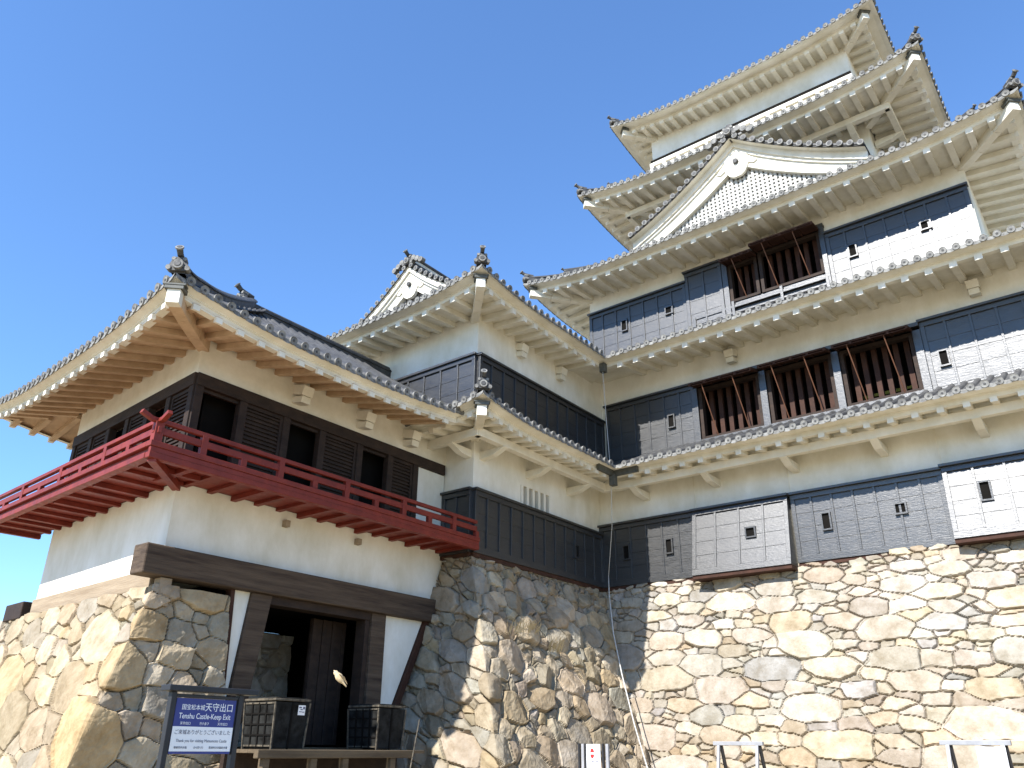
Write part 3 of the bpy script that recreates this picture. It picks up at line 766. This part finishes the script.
bracket_stubs(rt2, T2S, 1.12, (2.8, 4.6), z_s=.11)
gable(tur, -13.80, 1.45, 2.15, 13.05, 10.20, 5.5, .80, dark=True, og=.17)

# ================================================================== the moon-viewing wing
moon = thing('viewing_turret', (-14.5, 10, 2.4), 'low white turret with louvred shutters and a red balcony under a wide tan-raftered roof', 'turret')
XM, YM, YE = -12.62, 6.83, 13.49
M1 = Fr((XM, 0), (0, 1), (1, 0)); MLf = Fr((XM, YM), (UL.x, UL.y), (NL.x, NL.y))
WL = 5.25
P1 = MLf.p(WL, 0, 0)
def slab(mb, z0, z1, mt, ins=0.0):
    a = MLf.p(ins, -ins, 0); b = MLf.p(WL-ins, -ins, 0)
    mb.hexa([(b.x, b.y, z0), (a.x, a.y, z0), (XM-ins, YE, z0), (b.x, YE, z0), (b.x, b.y, z1), (a.x, a.y, z1), (XM-ins, YE, z1), (b.x, YE, z1)], mt)
m = MB(); slab(m, 2.62, 4.06, PLASTER); m.build('wall', moon, label='smooth white plaster lower wall')
m = MB(); slab(m, 6.10, 7.3, CREAM); m.build('wall', moon)
m = MB(); slab(m, 4.06, 6.1, BLACK, .40); slab(m, 4.05, 4.2, DARKWOOD, .03); m.build('shade_core', moon)  # solid black block stands in for the shade behind the openings
# timber upper storey on both faces
def louvre(parent, fr, u0, u1, z0, z1):
    mb = MB()
    fr.box(mb, u0, u1, -.07, -.055, z0, z1, DARKWOOD)
    for a, b in ((u0, u0+.06), (u1-.06, u1)): fr.box(mb, a, b, -.053, .0, z0, z1, DARKWOOD)
    fr.box(mb, u0+.06, u1-.06, -.053, -.002, z1-.07, z1, DARKWOOD); fr.box(mb, u0+.06, u1-.06, -.053, -.002, z0, z0+.07, DARKWOOD)
    k = int((z1-z0-.14)/.075)
    for i in range(k):
        z = z0+.07+(i+.5)*(z1-z0-.14)/k; fr.box(mb, u0+.06, u1-.06, -.054, -.015, z-.018, z+.018, DARKWOOD)
    return mb.build('louvred_shutter', parent)
def post(parent, fr, u, z0, z1, wd=.16):
    mb = MB(); fr.box(mb, u-wd/2, u+wd/2, -.12, .035, z0, z1, DARKWOOD); mb.build('post', parent, bevel=.008)
ub = [(6.92, 'o', 7.83), (7.83, 's', 8.80), (8.88, 'o', 9.72), (9.72, 's', 10.72), (10.80, 'o', 11.64), (11.64, 's', 12.42)]
m = MB(); M1.box(m, 6.83, 13.42, -.14, .05, 5.88, 6.12, DARKWOOD); M1.box(m, 6.83, 12.5, -.14, .03, 4.06, 4.24, DARKWOOD); m.build('timber_beam', moon, bevel=.008)
for a, k, b in ub:
    if k == 's': louvre(moon, M1, a+.05, b-.04, 4.24, 5.88)
    else:
        m = MB(); M1.box(m, a+.02, b-.02, -.10, -.04, 5.82, 5.879, DARKWOOD); m.build('door_opening', moon)
for u in (6.91, 7.84, 8.84, 9.74, 10.76, 11.66, 12.46): post(moon, M1, u, 4.24, 5.88)
m = MB(); M1.box(m, 12.55, 13.46, -.10, -.02, 4.06, 5.879, PLASTER); m.build('plaster_panel', moon)
m = MB(); MLf.box(m, 0, WL, -.14, .05, 5.88, 6.12, DARKWOOD); MLf.box(m, 0, WL, -.14, .03, 4.06, 4.24, DARKWOOD); m.build('timber_beam', moon, bevel=.008)
for i in range(7): post(moon, MLf, .08+i*(WL-.16)/6, 4.24, 5.88)
for i in range(6):
    a = .16+i*(WL-.16)/6; b = .0+(i+1)*(WL-.16)/6
    if i not in (1, 3): louvre(moon, MLf, a+.01, b-.01, 4.24, 5.88)
# ground storey timbers
m = MB(); m.box(XM-.2, XM+.20, 6.42, 13.30, 2.45, 2.93, BEAM); m.build('lintel_beam', moon, bevel=.025)
m = MB(); MLf.box(m, .18, WL+.02, -.25, .06, 2.30, 2.618, GREYBEAM); m.build('sill_beam', moon, bevel=.02)
m = MB(); MLf.box(m, WL+.35, WL+1.3, -.3, .12, 2.28, 2.62, DARKWOOD); m.build('beam_end', moon, bevel=.02)
m = MB(); m.beam((XM+.02, 6.9, 2.0), (XM+.02, 6.9, 2.44), .20, .2, GREYBEAM, up=(1, 0, 0), drop=.5); m.build('post', moon, bevel=.01)
def quad_x(mb, pts, x0, x1, mt): mb.prism([(x1, y, z) for y, z in pts], (x0-x1, 0, 0), mt)
m = MB(); quad_x(m, [(8.55, 2.449), (8.98, 2.449), (8.72, .35), (8.30, -.2)][:], XM-.28, XM+.10, BEAM); m.build('door_post', moon, bevel=.012, label='leaning dark timber doorpost')
m = MB(); quad_x(m, [(11.42, 2.449), (11.80, 2.449), (11.82, -.1), (11.42, -.1)], XM-.28, XM+.10, BEAM); m.build('door_post', moon, bevel=.012)
m = MB(); quad_x(m, [(11.30, 2.3), (11.415, 2.3), (11.415, .0), (11.30, .0)], XM-.24, XM+.04, DARKWOOD); quad_x(m, [(8.9, 2.30), (11.415, 2.30), (11.415, 2.449), (8.9, 2.449)], XM-.26, XM+.06, DARKWOOD); m.build('door_frame', moon, bevel=.008)
m = MB(); quad_x(m, [(8.22, 2.449), (8.548, 2.449), (8.34, .45)], XM-.10, XM+.03, PLASTER); m.build('plaster_panel', moon, label='narrow white plaster wedge left of the doorway')
m = MB(); quad_x(m, [(8.14, 2.449), (8.215, 2.449), (8.33, .3), (8.25, .3)], XM-.10, XM+.07, REDBROWN); m.build('edge_strip', moon)
m = MB(); quad_x(m, [(11.81, 2.449), (12.92, 2.449), (12.0, .35), (11.83, .35)], XM-.10, XM+.03, PLASTER); m.build('plaster_panel', moon, label='white tapering plaster panel right of the doorway')
m = MB(); m.beam((XM+.05, 13.0, 2.449), (XM+.05, 11.98, .1), .12, .13, REDBROWN, up=(1, 0, 0), drop=.5); m.build('edge_strip', moon)
# passage behind the doorway
m = MB()
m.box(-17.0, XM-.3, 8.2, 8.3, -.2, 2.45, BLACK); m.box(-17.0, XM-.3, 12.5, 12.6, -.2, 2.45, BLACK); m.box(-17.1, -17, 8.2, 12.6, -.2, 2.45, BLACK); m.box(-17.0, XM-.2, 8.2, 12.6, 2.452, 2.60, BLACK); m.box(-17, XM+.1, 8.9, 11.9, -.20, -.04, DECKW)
m.build('passage', moon)
stones('inner_stone_wall', lambda u, v: V3(-14.7+0*u, u, v), lambda u, v: V3(1+0*u, 0*u, 0*u), 8.4, 11.2, -.1, 2.1, .03, .42, 71, None, aniso=1.2, depth=.06, fill=.5, parent=moon)
m = MB(); m.box(XM-.75, XM-.68, 10.55, 11.42, .0, 2.3, DARKWOOD)
for y in (10.6, 10.85, 11.1, 11.37): m.box(XM-.679, XM-.65, y-.04, y+.04, .0, 2.3, DARKWOOD)
m.build('door', moon, bevel=.006)
# roof
CM = Vector((-11.2, 5.42, 0))
M2S = Side((CM.x, CM.y), (CM.x, 12.4), (-1, 0), 6.40, 1, 0, .26, .18, .645, Lc=3.0)
la = CM+Vector((UL.x, UL.y, 0))*8.35
M2L = Side((la.x, la.y), (CM.x, CM.y), (-NL.x, -NL.y), 6.40, 1, 1, .26, .26, .645, Lc=3.0)
M2B = Side((la.x, 13.4), (la.x, la.y), (1, 0), 6.40, 0, 1, 0, .26, .645, Lc=3.0)
for q in (M2S, M2L, M2B): q.th = .27
rm = make_roof(moon, [dict(S=M2S, hipA=True, rafters='each'), dict(S=M2L, rafters='each'), dict(S=M2B, rafters='one')], 1.40, 3.6, sp=.26, rsp=.45, rmat=TANWOOD, smat=TANWOOD, rtip=PLASTER, wd=.12, h=.11, hD=3.6, s=.26, rh=.34, ov=.09, second=False)
bracket_stubs(rm, M2S, 1.40, (3.6, 5.3, 6.7), z_s=.26)
m = MB(); zr_ = M2S.zt(4, 3.6); m.box(-14.92, -14.68, 8.75, 13.52, zr_-.3, zr_+.10, TILE); m.cyl((-14.8, 8.72, zr_+.13), (-14.8, 13.55, zr_+.13), .08, .08, 10, TILE); m.box(-14.95, -14.65, 8.73, 13.52, zr_+.03, zr_+.06, TILE); ornament(m, (-14.8, 8.70, zr_+.10), (0, -1), 1.0); m.build('ridge', rm)
# balcony
bal_fl = MB()
BO = 1.12
def bp(k, r, z):   # on the front run k=y; on the left run handled by frame
    return (XM+r, k, z)
cB = Vector((XM+BO, YM-BO+.02, 0))
# deck sheets, edge beams and handrail on both faces
def balcony():
    top = 4.14; bot = 4.06
    d = MB()
    a = MLf.p(0, 0, 0); L_ = WL+1.1
    c = cB; l1 = MLf.p(L_, BO, 0); l0 = MLf.p(L_, 0, 0)
    d.hexa([(XM, a.y, bot), (c.x, c.y, bot), (c.x, 13.44, bot), (XM, 13.44, bot), (XM, a.y, top), (c.x, c.y, top), (c.x, 13.44, top), (XM, 13.44, top)], RED)
    d.hexa([(l0.x, l0.y, bot), (l1.x, l1.y, bot), (c.x, c.y, bot), (XM, a.y, bot), (l0.x, l0.y, top), (l1.x, l1.y, top), (c.x, c.y, top), (XM, a.y, top)], RED)
    B = d.build('balcony', moon)
    e = MB()
    e.box(c.x-.10, c.x+.03, c.y-.05, 13.45, 3.96, 4.055, RED); e.box(c.x-.12, c.x+.035, c.y-.06, 13.46, 4.145, 4.235, RED); e.box(c.x-.05, c.x+.018, c.y-.04, 13.455, 4.056, 4.143, RED)
    # left run edge
    ld = (l1-c).normalized()
    e.beam((l1.x, l1.y, 4.055), (c.x-.10, c.y+.006, 4.055), .13, .095, RED); e.beam((l1.x, l1.y, 4.233), (c.x-.12, c.y+.009, 4.233), .14, .087, RED)
    e.build('edge_beam', B, bevel=.008)
    n = 15
    for i in range(n):
        y = c.y+.75+(13.35-c.y-.8)*i/(n-1); j = MB(); hh = .055 if i % 3 else .085
        j.box(XM-.05, c.x-.11, y-.05, y+.05, 4.055-hh, 4.055, RED); j.build('joist', B)
    for i in range(13):
        u = -.35+(L_+.2)*i/12; j = MB(); hh = .055 if i % 3 else .085
        f = Fr((c.x, c.y), ((l1-c).normalized().x, (l1-c).normalized().y), (NL.x, NL.y))
        f.box(j, .9+u*1.0, 1.0+u*1.0, -BO, -.12, 4.053-hh, 4.053, RED); j.build('joist', B)
    j = MB(); j.beam((c.x-.02, c.y+.03, 4.03), (XM-.02, YM+.02, 4.03), .13, .12, RED); j.build('corner_joist', B)
    h = MB()   # handrail
    hx = c.x-.05; hy = c.y+.05
    for z, w_, hgt in ((4.62, .08, .07), (4.485, .06, .11)):
        h.box(hx-w_/2, hx+w_/2, hy-(.14 if z > 4.5 else .08), 13.42, z-hgt, z, RED)
    lq = MLf.p(L_, BO-.06, 0); l2 = lq
    for z, w_, hgt in ((4.617, .08, .066), (4.482, .06, .108)):
        ext = Vector((hx, hy, 0))+(Vector((hx, hy, 0))-Vector((lq.x, lq.y, 0))).normalized()*(.14 if z > 4.5 else .08)
        h.beam((lq.x, lq.y, z), (ext.x, ext.y, z), w_, hgt, RED)
    # upturned rail ends at the corner
    h.beam((hx, hy-.12, 4.62), (hx, hy-.30, 4.69), .08, .07, RED); 
    q = (Vector((hx, hy, 0))-Vector((lq.x, lq.y, 0))).normalized(); e1 = Vector((hx, hy, 4.617))+q*.12; e2 = Vector((hx, hy, 4.687))+q*.30
    h.beam(e1, e2, .08, .066, RED)
    h.build('handrail', B, bevel=.006)
    ps = [(hx, hy)]+[(hx, 6.58+.76*i) for i in range(10)]
    for x, y in ps:
        p = MB(); t = .055 if (x, y) != (hx, hy) else .07; p.box(x-t+.012, x+t-.012, y-t, y+t, 4.234, 4.56 if round((y-6.58)/.76) % 2 == 0 or y == hy else 4.38, RED); p.build('baluster', B, bevel=.004)
    for i in range(1, 9):
        f = i/8.4; x = hx+(lq.x-hx)*f; y = hy+(lq.y-hy)*f
        p = MB(); p.box(x-.05, x+.05, y-.04, y+.04, 4.232, 4.56 if i % 2 == 0 else 4.38, RED); p.build('baluster', B, bevel=.004)
balcony()
# square putlog ends under the balcony
for y in (9.1, 10.9):
    m = MB(); m.box(XM-.05, XM+.12, y-.05, y+.05, 3.74, 3.86, GREYBEAM); m.build('joist_end', moon)

# ================================================================== lightning cable, gutters
m = MB()
def valley_gutter(x, y, z):
    m.box(x-.05, x+.32, y+.02-.10, y+.02, z-.22, z+.24, CAPM); 
m = MB(); m.box(-10.50, -9.75, 17.66, 17.74, 6.56, 6.86, CAPM); m.box(-10.54, -10.46, 16.95, 17.66, 6.56, 6.86, CAPM); m.box(-10.56, -10.40, 17.58, 17.74, 6.30, 6.60, CAPM); m.build('valley_gutter', r1)
m = MB(); m.box(-10.68, -10.52, 17.50, 17.66, 9.60, 9.86, CAPM); m.build('valley_gutter', r2)
m = MB()
pts = [(-10.60, 17.55, 9.62), (-10.57, 17.58, 8.2), (-10.52, 17.62, 6.55), (-10.72, 17.9, 5.3), (-11.22, 18.45, 4.15), (-11.1, 18.25, 3.6), (-10.75, 17.8, 2.6), (-10.35, 17.45, 1.6), (-9.85, 17.05, .5), (-9.2, 16.7, -.95)]
m.tube(pts, [.010]*3+[.009]*2+[.016]*5, 6, CABLE)
m.build('lightning_cable', label='thin pale cable hanging from the roof valley down the shaded inner corner', category='cable')

# ================================================================== doorway deck and small things
deck = thing('wooden_deck', (-12, 10.2, -1.0), 'low weathered timber deck in front of the dark doorway', 'deck')
m = MB()
for i in range(6): m.box(-12.35+i*.215, -12.14+i*.215, 8.0, 11.6, -.12, -.07, DECKW)
m.build('planks', deck, bevel=.006)
m = MB(); m.box(-11.06, -10.95, 7.95, 11.2, -.19, -.068, DECKW); m.build('edge_beam', deck, bevel=.012)
for y in (8.14, 9.04, 9.69, 10.75):
    m = MB(); m.box(-11.1, -10.98, y-.06, y+.06, -1.1, -.192, DECKW); m.build('post', deck, bevel=.008)

m = MB(); m.box(-11.95, -11.85, 8.0, 11.7, -1.1, -.122, DARKWOOD); m.build('shade_skirt', deck)  # added dark board in place of the shade under the deck

def crate(x0, x1, y0, y1, z0, h, label, tag=False):
    c = thing('crate', ((x0+x1)/2, (y0+y1)/2, z0), label, 'crate', 'black wooden crates by the doorway')
    t = .035
    def bx(mb, f0, f1, g0, g1, za, zb_, mm, tp=True):
        a = lambda z: -t*(1-(z-z0)/h)      # the sides lean out towards the top
        k = lambda z: t*(z-z0)/h
        def X(f, z): return x0+(x1-x0)*f+(k(z) if f > .5 else -k(z))
        def Y(g, z): return y0+(y1-y0)*g+(k(z) if g > .5 else -k(z))
        mb.hexa([(X(f0, za), Y(g0, za), za), (X(f1, za), Y(g0, za), za), (X(f1, za), Y(g1, za), za), (X(f0, za), Y(g1, za), za), (X(f0, zb_), Y(g0, zb_), zb_), (X(f1, zb_), Y(g0, zb_), zb_), (X(f1, zb_), Y(g1, zb_), zb_), (X(f0, zb_), Y(g1, zb_), zb_)], mm)
    b = MB(); bx(b, 0, 1, 0, 1, z0+.02, z0+h-.05, CRATE)
    B = b.build('body', c, bevel=.008)
    r = MB(); r.box(x0-t-.015, x1+t+.015, y0-t-.015, y1+t+.015, z0+h-.035, z0+h, EDGE); r.box(x0-t+.02, x1+t-.02, y0-t+.02, y1+t-.02, z0+h+.001, z0+h+.02, CRATE); r.build('lid', c, bevel=.006)
    for (x, y, dx, dy) in ((x1, y0, 1, -1), (x1, y1, 1, 1), (x0, y0, -1, -1)):
        r = MB(); r.beam((x+dx*.008, y+dy*.008, z0), (x+dx*(t+.008), y+dy*(t+.008), z0+h-.055), .024, .024, EDGE, up=(1, 0, 0), drop=.5); r.build('corner_strip', c)
    yc = (y0+y1)/2; r = MB()
    r.beam((x1+.006, yc, z0), (x1+t+.006, yc, z0+h-.055), .03, .012, BLACK, up=(1, 0, 0), drop=.5); r.build('batten', c)
    s = MB()   # grid of battens on the near end
    for i in range(1, 4):
        f = x0+(x1-x0)*i/4; s.beam((f, y0-.010, z0+.04), (f, y0-t-.006, z0+h-.06), .03, .02, BLACK, up=(0, 1, 0), drop=.5)
    for j in range(5):
        z = z0+.05+(h-.12)*j/4; q = t*(z-z0)/h; s.box(x0-q+.02, x1+q-.02, y0-q-.016, y0-q+.005, z-.012, z+.012, EDGE if j in (0, 4) else BLACK)
    s.build('end_battens', c)
    if tag:
        l = MB(); za, zb_ = z0+h*.68, z0+h*.88; ya = y0+(y1-y0)*.70; yb_ = y0+(y1-y0)*.93
        q = lambda z: x1+t*(z-z0)/h+.006
        l.hexa([(q(za)-.004, ya, za), (q(za), ya, za), (q(za), yb_, za), (q(za)-.004, yb_, za), (q(zb_)-.004, ya, zb_), (q(zb_), ya, zb_), (q(zb_), yb_, zb_), (q(zb_)-.004, yb_, zb_)], WHITE)
        L = l.build('paper_label', c)
        g = MB()
        for (fy0, fy1, fz0, fz1) in ((.08, .45, .70, .84), (.30, .62, .52, .62), (.66, .92, .60, .86), (.12, .5, .3, .38), (.55, .9, .28, .36)):
            z_0 = za+(zb_-za)*fz0; z_1 = za+(zb_-za)*fz1; y_0 = ya+(yb_-ya)*fy0; y_1 = ya+(yb_-ya)*fy1
            g.hexa([(q(z_0)-.001, y_0, z_0), (q(z_0)+.002, y_0, z_0), (q(z_0)+.002, y_1, z_0), (q(z_0)-.001, y_1, z_0), (q(z_1)-.001, y_0, z_1), (q(z_1)+.002, y_0, z_1), (q(z_1)+.002, y_1, z_1), (q(z_1)-.001, y_1, z_1)], INK)
        g.build('scribble', L)
crate(-12.05, -11.33, 8.45, 9.05, -.068, .74, 'black crate with a white paper label, left of the doorway', True)
crate(-12.05, -11.33, 10.66, 11.25, -.068, .73, 'plain black crate without a label, at the right doorpost')

# exit notice board
def text(parent, name, body, size, p, mt, align='CENTER', wd=None, xs=1.0):
    c = bpy.data.curves.new(name, 'FONT'); c.body = body; c.size = size; c.align_x = align; c.align_y = 'CENTER'; c.extrude = .0005; c.offset = .0
    o = bpy.data.objects.new(name, c); COL.objects.link(o); c.materials.append(mt)
    o.rotation_euler = (math.radians(90), 0, math.radians(90)); o.scale = (xs, 1, 1)
    bpy.context.view_layer.update()
    dg = bpy.context.evaluated_depsgraph_get(); me = bpy.data.meshes.new_from_object(o.evaluated_get(dg)); me.transform(Matrix.Diagonal((xs, 1, 1, 1)))
    bpy.data.objects.remove(o)
    o = bpy.data.objects.new(name, me); COL.objects.link(o); o.rotation_euler = (math.radians(90), 0, math.radians(90))
    place(o, np.array(p, float)+np.array([0, 0, Z0]), parent)
    return o
SX = -5.62
sign = thing('notice_board', (SX, 3.58, -1.5), 'blue and white castle exit notice board in a black metal frame', 'sign')
m = MB()
m.box(SX-.025, SX+.025, 3.285, 3.325, -1.5, .335, BLACKMETAL); m.box(SX-.025, SX+.025, 3.835, 3.875, -1.5, .335, BLACKMETAL)
m.box(SX-.02, SX+.02, 3.327, 3.833, .300, .322, BLACKMETAL); m.box(SX-.012, SX+.012, 3.327, 3.335, -.07, .298, BLACKMETAL); m.box(SX-.012, SX+.012, 3.825, 3.833, -.07, .298, BLACKMETAL); m.build('frame', sign, bevel=.004)
m = MB(); m.box(SX-.06, SX+.06, 3.24, 3.98, .337, .378, BLACKMETAL); m.build('header_bar', sign, bevel=.006)
m = MB(); m.box(SX-.012, SX+.012, 3.337, 3.823, -.066, .296, BLUE); pan = m.build('panel', sign)
m = MB(); m.box(SX+.0125, SX+.0145, 3.337, 3.822, -.050, .110, WHITE); m.build('white_field', pan)
xf = SX+.0155; xb = SX+.0135
for body, size, y, z, mt, xs in (('国宝松本城', .040, 3.475, .235, LETTER, .92), ('天守出口', .062, 3.685, .238, LETTER, .95), ('Tenshu Castle-Keep Exit', .052, 3.58, .178, LETTER, .80),
        ('天守出口', .021, 3.43, .130, LETTER, 1), ('천수출구', .021, 3.58, .130, LETTER, 1), ('天守出口', .021, 3.73, .130, LETTER, 1),
        ('ご来城ありがとうございました', .034, 3.58, .072, INK, .95), ('Thank you for visiting Matsumoto Castle', .028, 3.58, .018, INK, .88),
        ('谢谢您的光临', .017, 3.42, -.026, INK, 1), ('감사합니다', .017, 3.56, -.026, INK, 1), ('歡迎再次光臨松本城', .017, 3.72, -.026, INK, 1)):
    text(pan, 'lettering', body, size, (xb if mt is LETTER else xf, y, z), mt, xs=xs)

# barriers before the keep wall
def barrier(x0, x1, y, top, label, board=False):
    b = thing('barrier', ((x0+x1)/2, y, gz((x0+x1)/2, y)), label, 'barrier', 'metal barriers before the keep wall')
    m = MB(); m.box(x0-.06, x1+.06, y-.04, y+.04, top-.07, top, METAL); m.build('top_bar', b, bevel=.008)
    for x in (x0+.05, x1-.05):
        g = gz(x, y)
        m = MB(); m.beam((x, y-.02, top-.07), (x, y-.30, g), .05, .05, METAL, up=(1, 0, 0), drop=.5); m.build('front_leg', b)
        m = MB(); m.beam((x+.03, y+.02, top-.07), (x+.03, y+.35, g), .05, .05, BLACKMETAL, up=(1, 0, 0), drop=.5); m.build('rear_leg', b)
    if board:
        m = MB(); m.box(x0+(x1-x0)*.52, x1-.02, y-.075, y-.045, top-.75, top-.09, WHITE); m.build('board', b)
barrier(-7.24, -6.38, 15.6, .14, 'bare grey metal barrier leg frame before the stone wall')
barrier(-3.06, -2.22, 14.6, .165, 'metal barrier carrying a blank white board, at the right edge', True)
# small warning stand at the foot of the corner base
gw = gz(-8.0, 12.5)
ws = thing('warning_stand', (-8.0, 12.5, gw), 'small white warning plate with a red mark on a dark stand by the corner stones', 'sign')
m = MB(); m.box(-8.13, -7.86, 12.44, 12.455, -.62, .06, WHITE); P_ = m.build('plate', ws)
m = MB()
for z, sg in ((-.035, 1), (-.125, -1)):
    m.prism([(-8.055, 12.438, z-.030*sg), (-7.975, 12.438, z-.030*sg), (-7.985, 12.438, z+.012*sg), (-8.015, 12.438, z+.036*sg), (-8.045, 12.438, z+.012*sg)], (0, -.003, 0), REDINK)
m.build('red_mark', P_)
m = MB()
for k, wd in ((0, .02), (.035, .03), (.08, .02), (.115, .03)): m.box(-8.055+k, -8.055+k+wd, 12.436, 12.4385, -.215, -.185, INK)
m.build('small_print', P_)
m = MB()
for x in (-8.30, -8.17, -7.83): m.box(x, x+.035, 12.44, 12.48, gw, .07, BLACKMETAL)
for x in (-8.24, -7.76): m.box(x, x+.05, 12.45, 12.49, gw, .065, METAL)
m.build('stand', ws)
# dry grass on the stone ledge
m = MB(); R = random.Random(5)
for cx, cy, cz, n in ((-10.95, 14.55, 2.27, 46), (-10.78, 15.4, 1.98, 40), (-10.8, 14.0, 2.2, 18)):
    for i in range(n):
        x = cx+R.gauss(0, .05); y = cy+R.gauss(0, .16); L_ = R.uniform(.18, .42); a = R.uniform(-.6, .9); o_ = R.uniform(.05, .35)
        p0 = Vector((x-.05, y, cz+(14.55-y)*.0+R.uniform(-.06, .04))); p1 = p0+Vector((o_*.5, -abs(a)*.3*L_, L_*.65)); p2 = p0+Vector((o_, -abs(a)*.9*L_, L_*.8))
        w_ = .012
        m.add([p0-Vector((0, w_, 0)), p0+Vector((0, w_, 0)), p1+Vector((0, w_*.7, 0)), p1-Vector((0, w_*.7, 0)), p2], [(0, 1, 2, 3), (3, 2, 4)], GRASS)
m.build('dry_grass', kind='stuff', label='dry grass tufts rooted between the corner base stones', category='grass')
# thin cane leaning on the corner base
m = MB(); m.cyl((-10.45, 10.5, -1.0), (-10.62, 10.97, .42), .012, .010, 6, EDGE)
m.build('cane', label='thin pale cane leaning beside the right crate', category='cane')
# small bird gliding past the doorway
b0 = Vector((-5.66, 4.85, .52))
ax = Vector((.42, .52, -.74)).normalized()*-1     # from tail to head: up and to the left in the picture
m = MB(); sd = ax.cross(Vector((0, 0, 1))).normalized(); bk = sd.cross(ax)
prof = [(-.085, .004, .012), (-.070, .006, .020), (-.045, .010, .012), (-.030, .018, .018), (-.005, .026, .024), (.020, .028, .027), (.040, .022, .022), (.052, .017, .017), (.064, .018, .018), (.074, .013, .013), (.079, .005, .005), (.090, .001, .001)]
rows = []
for t, a, c in [(q*1.02, w_*1.15, e_*1.15) for q, w_, e_ in prof]:
    rows.append([b0+ax*t+sd*(c*math.cos(q*math.pi/6))+bk*(a*math.sin(q*math.pi/6)) for q in range(13)])
m.grid(rows, FEATHER)
for sg in (-1, 1):    # folded wings
    m.add([b0+ax*.045+sd*sg*.031+bk*.010, b0+ax*-.013+sd*sg*.044+bk*.016, b0+ax*-.08+sd*sg*.021+bk*.016, b0+ax*-.013+sd*sg*.026+bk*.034], [(0, 1, 2, 3), (3, 2, 1, 0)], FEATHER, True)
m.build('bird', label='small pale brown bird in mid-air before the dark doorway', category='bird')
